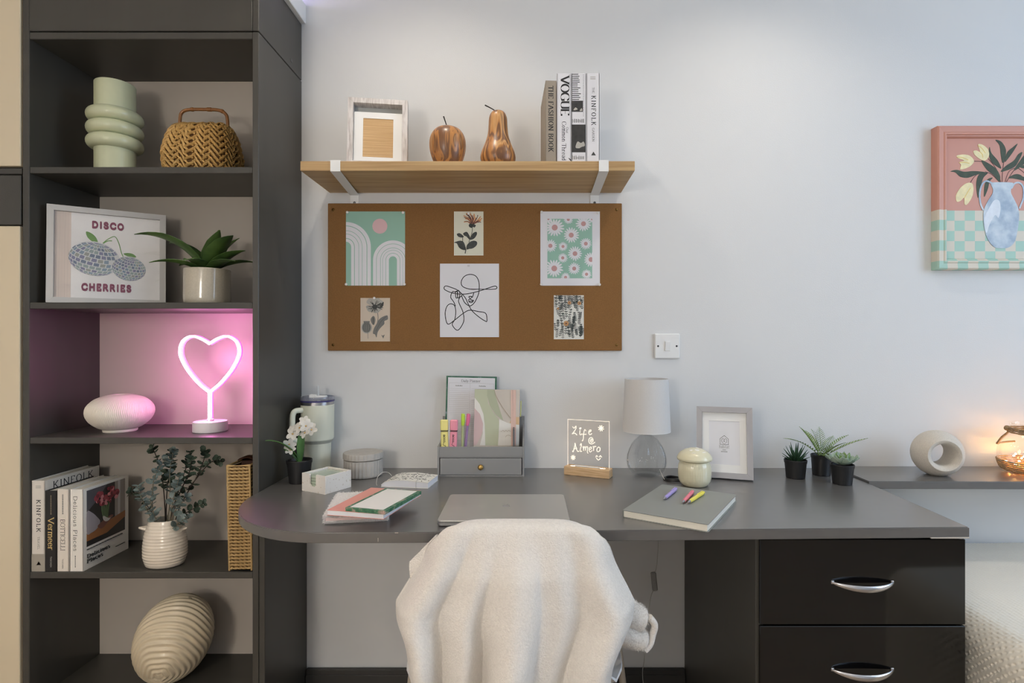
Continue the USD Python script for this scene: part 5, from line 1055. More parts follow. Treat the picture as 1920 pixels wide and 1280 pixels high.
# highlighters and pens
def highlighter(label, col, name, x, ry):
    t = thing('highlighter', label, 'highlighter', (x, -.1075, FZ + .0008), 0)
    A = lambda m: T(m, ry=ry)
    mc = M(name, srgb(*col), .35); mk = M('highlighter_black', srgb(30, 30, 32), .4)
    part(t, 'body', A(bx(-.0115, .0115, -.007, .007, 0, .0765, .003)), mc); part(t, 'collar', A(bx(-.0118, .0118, -.0072, .0072, .0765, .0785, .0005)), mk); part(t, 'cap', A(bx(-.0123, .0123, -.0075, .0075, .0785, .1135, .003)), mc)
    g = affinity.affine_transform(fit_text('BOSS', .024, .0055, nib=(.12, .08)), [0, 1, -1, 0, -.003, .066])
    g2 = unary_union([g, line2d([(-.001, .041), (-.004, .034), (.004, .030), (-.003, .024), (.003, .018)], .0012)])
    part(t, 'lettering', A(on_plane(prism(g2, PRT), (0, -.007, 0), UX, UZ)), mk, smooth=False)
highlighter('chunky pastel yellow highlighter leftmost in the grey organiser', (236, 226, 140), 'pastel_yellow', -.2672, -1.2)
highlighter('chunky pastel pink highlighter in the grey organiser', (236, 150, 168), 'pastel_pink', -.2415, 2.0)
def gelpen(label, cap, inkc, nm, x, ry):
    t = thing('gel_pen', label, 'pen', (x, -.098, FZ + .004), 0)
    A = lambda m: T(m, ry=ry)
    part(t, 'barrel', A(lathe([(0, .0), (.002, .002), (.0042, .012), (.0042, .09), (0, .09)], 12)), M(nm + '_barrel', srgb(*inkc), .2, alpha=.85)); part(t, 'cap', A(lathe([(0, .0905), (.0053, .0905), (.0055, .126), (.0045, .1285), (0, .1285)], 14)), M(nm + '_cap', srgb(*cap), .3))
    part(t, 'clip', A(bx(.0045, .0068, -.0015, .0015, .098, .1265, .0005)), looks[nm + '_cap'])
gelpen('gel pen with neon lime cap in the grey organiser', (186, 222, 70), (190, 202, 150), 'lime', -.2120, 0.6)
gelpen('gel pen with pink cap and purple barrel in the grey organiser', (220, 110, 150), (160, 130, 176), 'rose', -.2040, 5.0)

# ------------------------------------------------------------------ laptop
lp = thing('laptop', 'closed silver laptop at the front of the desk', 'laptop', (-.0567, -.500, DZ))
m_alu = M('aluminium', srgb(196, 195, 191), .38, metal=.75); m_alud = M('aluminium_base', srgb(150, 150, 150), .4, metal=.8)
def rslab(w, d, r, z0, z1, b): 
    p = rounded_rect(-w / 2, w / 2, -d / 2, d / 2, r); a = []
    for q, za, zb in ((p.buffer(-b), z0, z1), (p, z0 + b, z1 - b)): a.append(T(prism(q, zb - za), (0, 0, za)))
    v = np.vstack([m.vertices for m in a]); return trimesh.convex.convex_hull(v)
part(lp, 'base', rslab(.3085, .226, .011, .0012, .0098, .0025), m_alud, smooth=30)
part(lp, 'lid', rslab(.3085, .226, .011, .0106, .0153, .0014), m_alu, smooth=30)
part(lp, 'thumb_notch', bx(-.022, .022, -.1132, -.1115, .0085, .0103, .0003), m_alu)
apl = unary_union([ell(-.0032, -.0005, .0062, .0082), ell(.0032, -.0005, .0062, .0082), ell(0, .0002, .005, .0065)]).difference(ell(.0115, .0018, .0046, .0052)).union(ell(.0022, .0108, .0018, .0038, -35))
part(lp, 'logo', T(prism(apl, .0002), (.002, .004, .0153)), M('mirror_logo', srgb(170, 172, 178), .08, metal=1.0), smooth=False)
for sx_ in (-.13, .13):
    for sy_ in (-.09, .09): part(lp, 'foot', T(lathe([(0, 0), (.006, 0), (.006, .0013), (0, .0013)], 12), (sx_, sy_, 0)), m_black)

# ------------------------------------------------------------------ acrylic sign
m_beech = M('beech_base', srgb(212, 178, 136), .5, ramp=[(.35, srgb(200, 164, 120)), (.65, srgb(222, 190, 150))], vscale=30, stretch=(.6, 6, 9))
sg = thing('acrylic_sign', 'lit clear acrylic message sign on a small beech block', 'sign', (.1935, -.109, DZ), -24)
part(sg, 'base', cat([bx(-.0755, .0755, -.0215, .0185, 0, .0275, .0015)]), m_beech)
part(sg, 'groove_light', bx(-.058, .058, -.007, -.0035, .0273, .0279, .0002), M('sign_led', (1, 1, 1), .5, emit=(1.0, .76, .50), estr=16))
part(sg, 'pen', T(cat([lathe([(0, 0), (.0022, .003), (.0022, .05), (.0026, .05), (.0026, .085), (0, .085)], 10)]), (.045, -.012, .0303), ry=-90), m_white)
part(sg, 'acrylic_sheet', bx(-.0695, .0695, -.0015, .0015, .0277, .1765, .0004), pane_mat('acrylic', (.99, .98, .97), .1), smooth=False)
m_edge = M('acrylic_edge', srgb(250, 240, 224), .4, emit=(1.0, .86, .70), estr=.75); m_chalk = M('glow_marker', srgb(252, 246, 230), .5, emit=(1.0, .88, .70), estr=1.1)
part(sg, 'edge_glow', cat([bx(-.0702, -.0691, -.0017, .0017, .028, .1772, 0), bx(.0691, .0702, -.0017, .0017, .028, .1772, 0), bx(-.0702, .0702, -.0017, .0017, .1762, .1774, 0)]), m_edge, smooth=False)
# writing traced on a 1920-wide crop: sheet x 180..862, y 195(left)/240(right)..~905
Qs = lambda x, y: (-.0695 + (x - 180) / 682 * .139, .1765 - (y - (195 + (x - 180) * .066)) / 700 * .149)
wr_ = [[(265, 310), (290, 330), (318, 300), (322, 330), (295, 375), (262, 410), (265, 415), (300, 405), (335, 435)], [(388, 365), (385, 420), (405, 432), (415, 415)], [(485, 370), (465, 355), (450, 400), (445, 470), (435, 515), (422, 520)], [(430, 425), (488, 425)], [(530, 390), (565, 380), (570, 360), (545, 365), (533, 400), (550, 430), (582, 415)],
       [(575, 520), (590, 505), (570, 500), (560, 525), (580, 545), (605, 520), (590, 480), (550, 480), (532, 520), (550, 560), (590, 568), (630, 545)], [(262, 680), (275, 685), (300, 600), (305, 560), (320, 620), (345, 680), (370, 680)], [(285, 645), (335, 635)], [(390, 590), (405, 565), (412, 590), (395, 640), (392, 680), (415, 680)], [(435, 620), (445, 610), (450, 670)], [(450, 640), (470, 610), (482, 630), (480, 665)], [(482, 635), (500, 610), (515, 625), (510, 690), (520, 710)], [(540, 655), (575, 640), (570, 615), (545, 630), (540, 670), (560, 690), (585, 670)], [(600, 605), (612, 615), (610, 670)], [(612, 630), (630, 605), (650, 610)], [(690, 615), (668, 640), (668, 675), (690, 685), (715, 665), (715, 630), (690, 615)],
       ]
smile = [[(650, 765), (660, 745), (680, 760)], [(705, 765), (722, 745), (742, 765)], [(660, 785), (690, 808), (722, 785)]]
writ = [line2d([Qs(*p) for p in q], .0022) for q in wr_] + [Point(Qs(385, 335)).buffer(.0022), Point(Qs(400, 330)).buffer(.0022), Polygon([Qs(374, 332), Qs(408, 325), Qs(393, 352)])]
for cx_, cy_, r_ in ((733, 335, 42), (272, 778, 36)):
    star = []
    for a in np.linspace(0, PI, 5)[:-1]: star.append(line2d([Qs(cx_ - r_ * math.cos(a + .3), cy_ - r_ * math.sin(a + .3)), Qs(cx_ + r_ * math.cos(a + .3), cy_ + r_ * math.sin(a + .3))], .0026, False))
    part(sg, 'star', on_plane(prism(unary_union(star), .0003), (0, -.00155, 0), UX, UZ), m_chalk, smooth=False)
part(sg, 'handwriting', on_plane(prism(unary_union(writ), .0003), (0, -.00155, 0), UX, UZ), m_chalk, smooth=False)
part(sg, 'smiley', on_plane(prism(unary_union([line2d([Qs(*p) for p in q], .0022) for q in smile]), .0003), (0, -.00155, 0), UX, UZ), m_chalk, smooth=False)

# ------------------------------------------------------------------ lamp, cable, mushroom jar, frame
tl = thing('table_lamp', 'table lamp with ribbed clear glass base and white drum shade', 'table lamp', (.382, -.104, DZ))
m_glass = pane_mat('lamp_glass', (.995, .998, .998), .6, .02, .012)
ou = smoothprof([(.036, .0015), (.044, .004), (.056, .018), (.0625, .040), (.0605, .066), (.050, .094), (.034, .117), (.021, .128), (.0165, .131)], 6); inn = [(max(r - .0028, .001), z + .0022 * (1 - i / len(ou))) for i, (r, z) in enumerate(ou)]
gl = lambda t_, r, z: r * (1 + .05 * np.cos(t_ * 14) * np.clip(z / .02, 0, 1) * np.clip((.131 - z) / .03, 0, 1))
part(tl, 'glass_base', lathe(np.vstack([[(0, .0008), (.034, 0)], ou, inn[::-1], [(0, .0045)]]), 140, gl), m_glass, smooth=60)
m_nick = M('brushed_nickel', srgb(170, 168, 164), .28, metal=1.0)
part(tl, 'neck', lathe([(0, .1312), (.0185, .1312), (.0185, .136), (.012, .1385), (.009, .142), (.009, .165), (.004, .168), (.004, .235), (0, .235)], 32), m_nick)
m_shade = leaf_mat('lamp_shade_cloth', srgb(232, 231, 230), .015, .8, .30, vscale=300)
sh_ = lambda r0, r1, z0, z1, t_: [(r0, z0), (r1, z1), (r1 - t_, z1), (r0 - t_, z0), (r0, z0)]
part(tl, 'shade', lathe(sh_(.0762, .0690, .1425, .3105, .0012), 72), m_shade, smooth=60)
part(tl, 'shade_ring', cat([tube([(.0755 * math.cos(a), .0755 * math.sin(a), .143) for a in np.linspace(0, 2 * PI, 40, endpoint=False)], .0012, 6, closed=True), tube([(-.0735, 0, .2), (0, 0, .2), (.0735, 0, .2)], .001, 6)]), m_white)
part(tl, 'bulb', lathe(smoothprof([(0, .285), (.012, .282), (.021, .265), (.018, .248), (.011, .236), (0, .236)], 4), 20), M('bulb_off', srgb(228, 226, 220), .3))
m_clearc = M('clear_cable', srgb(190, 190, 186), .3)
lc = thing('lamp_cable', 'thin clear lamp cable hanging under the desk with a grey inline switch', 'cable', (0, 0, 0))
part(lc, 'cord', tube(spline([(.434, -.10, .724), (.432, -.10, .68), (.424, -.10, .58), (.417, -.10, .47), (.411, -.10, .436)], 8), .0013, 6), m_clearc)
part(lc, 'cord', tube(spline([(.404, -.10, .376), (.396, -.10, .352), (.388, -.10, .30), (.381, -.10, .23), (.378, -.09, .15), (.38, -.05, .08), (.39, -.03, .005)], 8), .0013, 6), m_clearc)
part(lc, 'inline_switch', T(cat([bx(-.0085, .0085, -.006, .006, -.030, .030, .003), bx(-.0045, .0045, -.0075, -.005, -.008, .006, .001)]), (.4075, -.10, .406), ry=-6), M('switch_grey', srgb(150, 150, 147), .5))
cc = thing('cable_coil', 'flat coil of black cable behind the mushroom jar', 'cable', (.452, -.168, DZ))
part(cc, 'coil', cat([tube([((.030 - .003 * k_) * math.cos(a), (.030 - .003 * k_) * math.sin(a), .0025 + .002 * k_ + .0008 * math.sin(3 * a + k_)) for a in np.linspace(0, 2 * PI, 40, endpoint=False)], .0022, 8, closed=True) for k_ in range(3)]), M('black_rubber', srgb(20, 20, 21), .4))
part(cc, 'clear_lead', tube(spline([(-.030, -.01, .004), (-.034, .012, .016), (-.036, .03, .026), (-.032, .045, .020)], 6), .0012, 6), m_clearc)
m_mush = M('mushroom_cream', srgb(222, 216, 186), .25, coat=.5, spec=.5)
mj = thing('mushroom_jar', 'cream ceramic mushroom-shaped lidded jar with white-spotted cap', 'jar', (.500, -.228, DZ))
md = smoothprof([(.030, 0), (.037, .002), (.046, .016), (.0485, .038), (.0468, .060), (.0425, .0715), (.041, .073)], 6)
part(mj, 'body', lathe(np.vstack([[(0, 0)], md, [(0, .073)]]), 168, lambda t_, r, z: r * (1 + .006 * np.abs(np.cos(t_ * 21)) * np.clip((r - .035) / .008, 0, 1))), m_mush, smooth=60)
cap = smoothprof([(.038, .0735), (.049, .0755), (.0515, .080), (.0505, .085), (.044, .0955), (.030, .105), (.014, .1105), (0, .112)], 6)
part(mj, 'cap', lathe(np.vstack([[(0, .0735)], cap]), 64), m_mush, smooth=60)
def capz(r): rr_, z_ = np.array(cap)[::-1].T; i_ = np.argsort(rr_); return np.interp(r, rr_[i_], z_[i_])
spot = []
for a, r0, rs in ((-1.95, .038, .0062), (-1.45, .043, .0066), (-.95, .034, .0085), (-.35, .042, .006), (-1.5, .020, .0072), (-2.5, .043, .006), (.3, .03, .008), (1.4, .035, .008), (2.4, .03, .008), (-2.3, .024, .005), (.9, .044, .006), (3.1, .042, .006), (.0, .008, .006)):
    rr_ = np.linspace(0, 1, 4); tt_ = np.linspace(0, 2 * PI, 15)[:-1]; c0 = np.array([r0 * math.cos(a), r0 * math.sin(a)]); rad_ = np.array([math.cos(a), math.sin(a)]); tan2 = np.array([-math.sin(a), math.cos(a)]); P = []
    slope = (capz(min(r0 + .004, .0505)) - capz(r0 - .004)) / .008; fx = 1 / math.hypot(1, slope)
    for q in rr_:
        row = []
        for b_ in tt_:
            xy = c0 + rs * q * (math.cos(b_) * rad_ * fx + math.sin(b_) * tan2); row.append((*xy, float(capz(min(np.hypot(*xy), .0508))) + .0007 * (1 - q ** 4) - .0001))
        P.append(row)
    part(mj, 'spot', grid(np.array(P), closed_v=True), M('mushroom_spot', srgb(240, 236, 224), .25, coat=.5), smooth=60)
m_gfr = M('silver_grey_frame', srgb(170, 168, 170), .45)
def inner_grey(t, A):
    w, h, b = .168, .222, .0175
    part(t, 'mount', A(on_plane(prism(sbox(-w / 2 + b, b, w / 2 - b, h - b).difference(sbox(-.046, .042, .046, .178)), .0012), (0, -.0085, 0), UX, UZ)), m_mount, smooth=False)
    part(t, 'insert_sheet', A(bx(-.05, .05, -.0083, -.0078, .038, .182, 0)), m_paper, smooth=False)
    hs_ = unary_union([line2d([(-.0125, .104), (-.0125, .122), (0, .1325), (.0125, .122), (.0125, .104), (-.0125, .104)], .0011, False), line2d([(0, .106), (-.0075, .114), (-.0068, .121), (-.003, .1225), (0, .119), (.003, .1225), (.0068, .121), (.0075, .114)], .0009, True, True), line2d([(0, .119), (0, .112)], .0008, False), line2d([(-.003, .116), (0, .113), (.003, .116)], .0007, False)])
    part(t, 'logo', A(on_plane(prism(hs_, PRT), (0, -.0083, 0), UX, UZ)), m_grey2, smooth=False)
    tx = affinity.translate(fit_text('habitat', .030, .0095, nib=(.05, .03), serif=.05), -.015, .093)
    part(t, 'lettering', A(on_plane(prism(tx, PRT), (0, -.0083, 0), UX, UZ)), m_grey1, smooth=False)
    part(t, 'small_print', A(on_plane(prism(unary_union([*[sbox(-.005 + i * .0026, .0865, -.0032 + i * .0026, .0885) for i in range(4)], *[sbox(-.0095 + i * .0024, .081, -.0078 + i * .0024, .0832) for i in range(8)]]), PRT), (0, -.0083, 0), UX, UZ)), m_grey1, smooth=False, kind='stuff')
    part(t, 'glazing', A(bx(-w / 2 + b, w / 2 - b, -.0125, -.0117, b, h - b, 0)), pane_mat('clear_glazing'), smooth=False)
    st_ = np.array([(-.018, .0345, .16), (.018, .0345, .16), (-.025, .095, .0), (.025, .095, .0)]); part(t, 'stand', trimesh.convex.convex_hull(np.vstack([st_, st_ + (0, .002, 0)])), M('backing_grey', srgb(96, 92, 88), .8))
std_frame('photo_frame', 'slim silver-grey photo frame with white mount leaning on the desk', (.617, -.150, DZ + .0008), -17, 12, .168, .222, .0175, .018, m_gfr, inner_grey)

# ------------------------------------------------------------------ sketchbook and pens
m_skb = M('sketchbook_grey', srgb(140, 143, 138), .45, bump=.15, bscale=900)
sk = thing('sketchbook', 'large grey soft-cover sketchbook lying at an angle on the desk', 'sketchbook', (.3965, -.471, DZ), 57.8)
part(sk, 'cover', T(prism(rounded_rect(-.147, .147, -.103, .103, .005), .0014), (0, 0, .0166)), m_skb); part(sk, 'back_cover', T(prism(rounded_rect(-.147, .147, -.103, .103, .005), .0014), (0, 0, 0)), m_skb)
part(sk, 'pages', bx(-.1445, .1445, -.1, .1005, .0015, .0165, 0), M('sketch_pages', srgb(232, 228, 216), .8, var=.05, vscale=40, stretch=(1, 1, 40)), smooth=False)
part(sk, 'spine', bx(-.147, .147, .1008, .1042, .0003, .0177, .0015), m_skb)
SKZ = DZ + .0181
def biro(label, col, nm, tip, end):
    tip, end = np.array(tip), np.array(end); d = end - tip; rz = math.degrees(math.atan2(d[1], d[0])); Lp = .1225
    t = thing('ballpoint_pen', label, 'pen', (*tip, SKZ), rz)
    A = lambda m: T(T(m, ry=90), (0, 0, .0054))
    mc = M(nm, srgb(*col), .3)
    part(t, 'barrel', A(lathe([(0, .014), (.0042, .0145), (.0048, .03), (.0048, .05), (.0052, .051), (.0052, .056), (.0048, .057), (.0050, .108), (.0034, .110), (.0034, .1205), (0, .122)], 20)), mc)
    part(t, 'tip', A(lathe([(0, 0), (.0007, .0005), (.0022, .007), (.0038, .0138), (0, .0138)], 16)), m_steel)
    part(t, 'clip', T(bx(.072, .110, -.0016, .0016, .0098, .0122, .0006), (0, 0, 0)), mc)
def skp(px, py): r = (EYE - SKZ - .005) * 550 / (py - 642); return ((px - 990) * r / 550, -(1 - r) * 1.909)
biro('pastel lilac ballpoint pen lying alone on the grey sketchbook', (168, 154, 214), 'lilac_plastic', (.349, -.466), (.4105, -.360))
biro('coral pink ballpoint pen lying on the grey sketchbook', (238, 128, 146), 'coral_plastic', (.3895, -.497), (.4485, -.389))
biro('yellow ballpoint pen lying beside the pink one on the sketchbook', (236, 222, 90), 'yellow_plastic', (.4025, -.497), (.475, -.398))

# ------------------------------------------------------------------ three little potted plants
def plant(label, x, y, rb=.0262, rt=.0335, h=.0605):
    t = thing('potted_plant', label, 'potted plant', (x, y, DZ))
    part(t, 'pot', pot_mesh(rb, rt, h), m_potb); part(t, 'soil', T(lathe([(0, .002), (rt - .0045, 0), (0, -.002)], 24), (0, 0, h - .011)), m_soil)
    return t
p1 = plant('spiky dark green aloe in a black pot, leftmost of the three little plants', .846, -.138, .0268, .0340, .058)
m_aloe = leaf_mat('aloe_leaf', srgb(52, 82, 58), .25, .4, .1, vscale=40)
rng = np.random.default_rng(3)
for i in range(30):
    f = i / 30; az = i * 2.4; el = 1.45 - 1.15 * (1 - f) ** .8; L = .040 + .022 * f + rng.uniform(-.004, .004)
    part(p1, 'leaf', strap_leaf(L, .0085, az, el, -.15, (.004 * math.cos(az), .004 * math.sin(az), .049), keel=.6, n=8, wprof=[.8, 1, .85, .5, .2, .02], thick=.0012), m_aloe, smooth=60)
p2 = plant('feathery fern in a black pot, middle and tallest of the three little plants', .949, -.098, .0262, .0325, .0655)
m_fern = leaf_mat('fern_leaf', srgb(92, 126, 62), .2, .5, .15, vscale=50, col2=srgb(146, 170, 96))
for az, el, L, dr in ((3.25, .85, .135, .75), (3.9, 1.15, .125, .55), (2.6, 1.2, .105, .4), (-.35, .68, .135, .35), (.15, .9, .110, .5), (1.2, 1.25, .1, .5), (4.7, .9, .085, .6), (5.4, .95, .085, .5), (2.0, 1.15, .09, .4), (4.3, .6, .07, .6), (.7, .8, .1, .4)):
    n = 15; s = np.linspace(0, 1, n); e = el - dr * s; st_ = L / (n - 1); c = np.cumsum(np.stack([np.cos(e) * st_, 0 * e, np.sin(e) * st_], 1), 0); ms = [tube(c, np.linspace(.0012, .0005, n), 5)]
    for i in range(2, n):
        f = s[i]; ll = .020 * math.sin(PI * min(1, .18 + f * .86)) ** .7 + .003
        for h_ in (0,):
            q = c[i] - (c[i] - c[i - 1]) * h_
            for sgn in (-1, 1):
                d = np.array([math.cos(e[i]) * .62, sgn * .8, math.sin(e[i]) * .62 + .12]); d /= np.linalg.norm(d); o_ = np.cross(d, (0, 0, 1)); o_ /= np.linalg.norm(o_)
                w_ = .0022; P = np.array([[q, q], [q + d * ll * .35 + o_ * w_, q + d * ll * .35 - o_ * w_], [q + d * ll * .75 + o_ * w_ * .8, q + d * ll * .75 - o_ * w_ * .8], [q + d * ll, q + d * ll]]); P[2:, :, 2] -= ll * .05
                ms.append(grid(P))
    part(p2, 'frond', T(cat(ms), (.003 * math.cos(az), .003 * math.sin(az), .055), rz=math.degrees(az)), m_fern, smooth=60)
p3 = plant('pale ruffled succulent in a black pot, rightmost of the three little plants', .951, -.214, .0258, .0338, .060)
m_succ = leaf_mat('succulent_leaf', srgb(150, 178, 154), .12, .55, .2, vscale=24, col2=srgb(196, 212, 194)); m_succ2 = leaf_mat('succulent_inner', srgb(146, 176, 110), .15, .55, .2, vscale=24)
def ruffle(R, w, az, el, ph, base):
    s = np.linspace(0, 1, 10); v = np.linspace(-1, 1, 13); P = np.zeros((10, 13, 3))
    for i, a in enumerate(s):
        wd = w * np.interp(a, [0, .4, .8, 1], [.25, .75, 1, .85]) / 2; e = el + .35 * a
        for j, q in enumerate(v):
            P[i, j] = (R * a * math.cos(e) - .15 * R * a * q * q, q * wd, R * a * math.sin(e) + .0035 * a * a * math.sin(q * 6 + ph) + .004 * a * q * q)
    return T(solidify(P, .0012), base, rz=math.degrees(az))
for i in range(8): part(p3, 'leaf', ruffle(.047 + .004 * (i % 2), .042, i * PI / 4 + .2, .10 + .05 * (i % 3), i * 1.3, (0, 0, .058)), m_succ, smooth=60)
for i in range(6): part(p3, 'leaf', ruffle(.033, .034, i * PI / 3 + .5, .6, i, (0, 0, .061)), m_succ if i % 2 else m_succ2, smooth=60)
for i in range(4): part(p3, 'leaf', ruffle(.019, .02, i * PI / 2, 1.0, i, (0, 0, .062)), m_succ2, smooth=60)

# ------------------------------------------------------------------ ledge: ring vase and fairy-light jar
m_sand = M('sand_ceramic', srgb(206, 198, 186), .75, var=.07, vscale=320, bump=.15, bscale=500)
dn = thing('ring_vase', 'pierced round sand-coloured ceramic vase lying on the ledge', 'vase', (1.305, -.122, LZ))
Ro, tht = .0725, np.linspace(.72, PI - .62, 22)
outer = [(Ro * math.sin(a), Ro * math.cos(a) * .92) for a in tht]
inner_ = [(.0400, -.0475), (.0345, -.035), (.0320, -.015), (.0305, .005), (.032, .025), (.036, .044), (.0445, .0500)]
prf = np.array(outer + [(.0430, -.0535)] + inner_ + [outer[0]])
mm = lathe(prf, 72)
mm = T(T(mm, rx=90 - 0), (0, 0, .0688), rz=-12)        # lathe axis z -> -y : mouth with z>0 faces the camera side
part(dn, 'body', mm, m_sand, smooth=45)
fjx = thing('fairy_light_jar', 'glass jar of glowing fairy lights wrapped in rope, at right end of the ledge', 'jar', (1.617, -.121, LZ + .0005))
jp = smoothprof([(.062, 0), (.074, .004), (.087, .022), (.0935, .05), (.092, .078), (.080, .108), (.064, .128), (.0605, .14), (.062, .158), (.066, .163)], 5)
part(fjx, 'glass', lathe(np.vstack([[(0, 0)], jp]), 64), pane_mat('jar_glass', (.98, .96, .93), .95), smooth=60)
m_rope = M('jute_rope', srgb(150, 126, 94), .85, var=.25, vscale=200, bump=.6, bscale=600)
jr = np.array(jp)
def ringz(z, r_, th0=.002): 
    i_ = np.argsort(jr[:, 1]); R_ = np.interp(z, jr[i_, 1], jr[i_, 0]) + r_; t_ = np.linspace(0, 2 * PI, 48, endpoint=False); return tube(np.stack([R_ * np.cos(t_), R_ * np.sin(t_), z + .001 * np.sin(t_ * 3)], 1), r_ * (1 + .22 * np.sin(t_ * 34)), 6, closed=True)
for z in np.linspace(.013, .042, 6): part(fjx, 'rope_turn', ringz(z, .0021), m_rope)
for z in (.132, .138, .144): part(fjx, 'neck_rope', ringz(z, .0028), m_rope)
hr_ = spline([(math.cos(math.radians(a)) * .08, math.sin(math.radians(a)) * .08, z) for a, z in ((152, .143), (150, .125), (147, .107), (144, .092), (128, .086), (105, .087), (80, .090))], 8); hn = np.linalg.norm(hr_[:, :2], axis=1); i_ = np.argsort(jr[:, 1]); Rr_ = np.interp(hr_[:, 2], jr[i_, 1], jr[i_, 0]) + .003; hr_[:, :2] *= (Rr_ / hn)[:, None]
part(fjx, 'rope_handle', tube(hr_, .0028, 8), m_rope)
part(fjx, 'rope_knot', T(trimesh.creation.icosphere(2, .0088), (-.060, .032, .143)), m_rope)
m_fairy = M('fairy_bulb', (1, .8, .5), .4, emit=(1.0, .52, .16), estr=130); m_wire = M('copper_wire', srgb(190, 120, 70), .3, metal=1.0); m_peb = M('amber_pebble', srgb(214, 150, 90), .3, island=.2)
rng = np.random.default_rng(6)
wire = []
for i in range(34):
    a = i * 2.39; r_ = .074 * math.sqrt((i + .5) / 34) ; z = .022 + rng.uniform(0, .042) - .012 * (r_ > .06)
    wire.append((r_ * math.cos(a), r_ * math.sin(a), z)); part(fjx, 'fairy_bulb', T(trimesh.creation.icosphere(1, .0030), wire[-1]), m_fairy)
part(fjx, 'copper_wire', tube(spline(wire, 4), .0004, 4, cap=False), m_wire)
rng2 = np.random.default_rng(16); pb_ = []
for i in range(120):
    r_ = .078 * math.sqrt(rng2.uniform()); a = rng2.uniform(0, 2 * PI); pb_.append(T(trimesh.creation.icosphere(1, rng2.uniform(.005, .009)), (r_ * math.cos(a), r_ * math.sin(a), .011 + rng2.uniform(0, .012))))
part(fjx, 'pebbles', cat(pb_), m_peb, smooth=60, kind='stuff')
# ------------------------------------------------------------------ chair with a wool throw
m_shell = M('white_shell', srgb(232, 232, 232), .3); m_legc = M('beige_leg', srgb(186, 176, 160), .5)
ch = thing('desk_chair', 'white shell chair on beige legs pushed up to the desk under the cream throw', 'chair', (-.03, -.52, 0))
def shell_pts():
    rows = []
    for v in np.linspace(0, 1, 26):
        if v < .5:
            f = v / .5; y, z, hw = .20 - .36 * f, .445 - .012 * math.sin(f * PI) + .012 * (1 - f) , .225 + .02 * math.sin(f * PI * .8)
        elif v < .64:
            f = (v - .5) / .14; a = f * PI / 2 * .93; y, z, hw = -.16 - .06 * math.sin(a), .445 + .06 * (1 - math.cos(a)), .24 - .05 * f
        else:
            f = (v - .64) / .36; y, z, hw = -.22 - .012 * f, .505 + .278 * f, .18 - .058 * f ** 2.2
        rows.append([(hw * q, y + (.022 if v > .6 else .0) * abs(q) ** 2.4 * (1 if v > .6 else 0), z + (.022 * abs(q) ** 3 if v < .55 else 0)) for q in np.linspace(-1, 1, 21)])
    return np.array(rows)
part(ch, 'seat_shell', solidify(shell_pts(), .007), m_shell, smooth=60)
part(ch, 'under_frame', cat([bx(-.215, .215, -.12, -.10, .412, .426, .003), bx(-.266, .266, .08, .10, .412, .426, .003), bx(-.012, .012, -.12, .1, .412, .424, .003)]), m_legc)
for sx_ in (-1, 1):
    for ya, yb in ((.09, .15), (-.11, -.16)):
        part(ch, 'leg', tube([(sx_ * (.262 if ya > 0 else .21), ya, .428), (sx_ * (.292 if ya > 0 else .245), (ya + yb) / 2, .21), (sx_ * (.322 if ya > 0 else .28), yb, 0)], [.0095, .009, .0085], 12), m_legc)
m_wool = M('cream_wool', srgb(221, 216, 209), .95, sheen=.35, bump=.4, bscale=300, bdist=.004, var=.05, vscale=190)
# silhouette of the throw as it hangs behind the chair back: heights with left and right borders (metres)
hz = np.array([.7996, .795, .785, .768, .745, .71, .685, .659, .630, .600, .575, .550, .527, .50, .47, .42, .36, .30])
hl = np.array([-.150, -.168, -.183, -.197, -.210, -.226, -.242, -.258, -.276, -.274, -.262, -.254, -.250, -.245, -.240, -.236, -.232, -.228])
hr = np.array([.110, .130, .146, .160, .170, .182, .194, .208, .222, .218, .206, .194, .184, .176, .170, .166, .162, .160])
z0_ = .7996
nu, nb_, nf = 96, 110, 26
rows = []
uu = np.linspace(0, 1, nu)
# front (desk side) part, hanging from the top towards the seat
for f in np.linspace(1, 0, nf):
    if f > .22:
        d = (f - .22) / .78; z = z0_ - .014 - d * .20; y = -.704 + .008 * d
    else:
        a = f / .22 * PI / 2 * 1.0; z = z0_ - .014 + .014 * math.cos(a) ; y = -.731 + .027 * math.sin(a)
    xl, xr = -.150 - .01 * f, .112 + .01 * f
    rows.append(np.stack([xl + (xr - xl) * uu, np.full(nu, y), np.full(nu, z) - .006 * np.abs(2 * uu - 1) ** 6 * 2], 1))
S = lambda x: 1 / (1 + np.exp(-x))
def fold(u, d):
    """how far the cloth stands out towards the room (m): u across 0..1, d drop below the top (m)"""
    g = lambda c, w, a: a * np.exp(-((u - c) / w) ** 2)
    k = np.clip(d / .26, 0, 1) ** .9; k2 = np.clip((d - .05) / .3, 0, 1)
    c1 = .10 - .02 * k2; c2 = .30 - .10 * k2; v1 = .215 - .06 * k2; v2 = .36 - .0 * k2; c3 = .52 - .02 * k2; sh_ = .602 - .045 * k2; v4 = .80 - .06 * k2; c5 = .92 - .02 * k2
    f = 1.5 * (g(c1, .075, .040) + g(c2 + .06, .055, .024) + g(c3 - .02, .075, .026) + g(c5, .085, .034) + g(.70, .05, .008))
    f -= g(v1, .035, .024) + g(v2 + .005, .04, .030) + g(v4, .055, .022)
    step = .052 * S((sh_ - u) / .006) * np.exp(-((u - sh_) / .15) ** 2) * k2       # crisp pleat edge
    belly = .030 * np.sin(np.clip(u, 0, 1) * PI) ** .7 * np.clip(d / .1, 0, 1)
    return f * k + step + belly
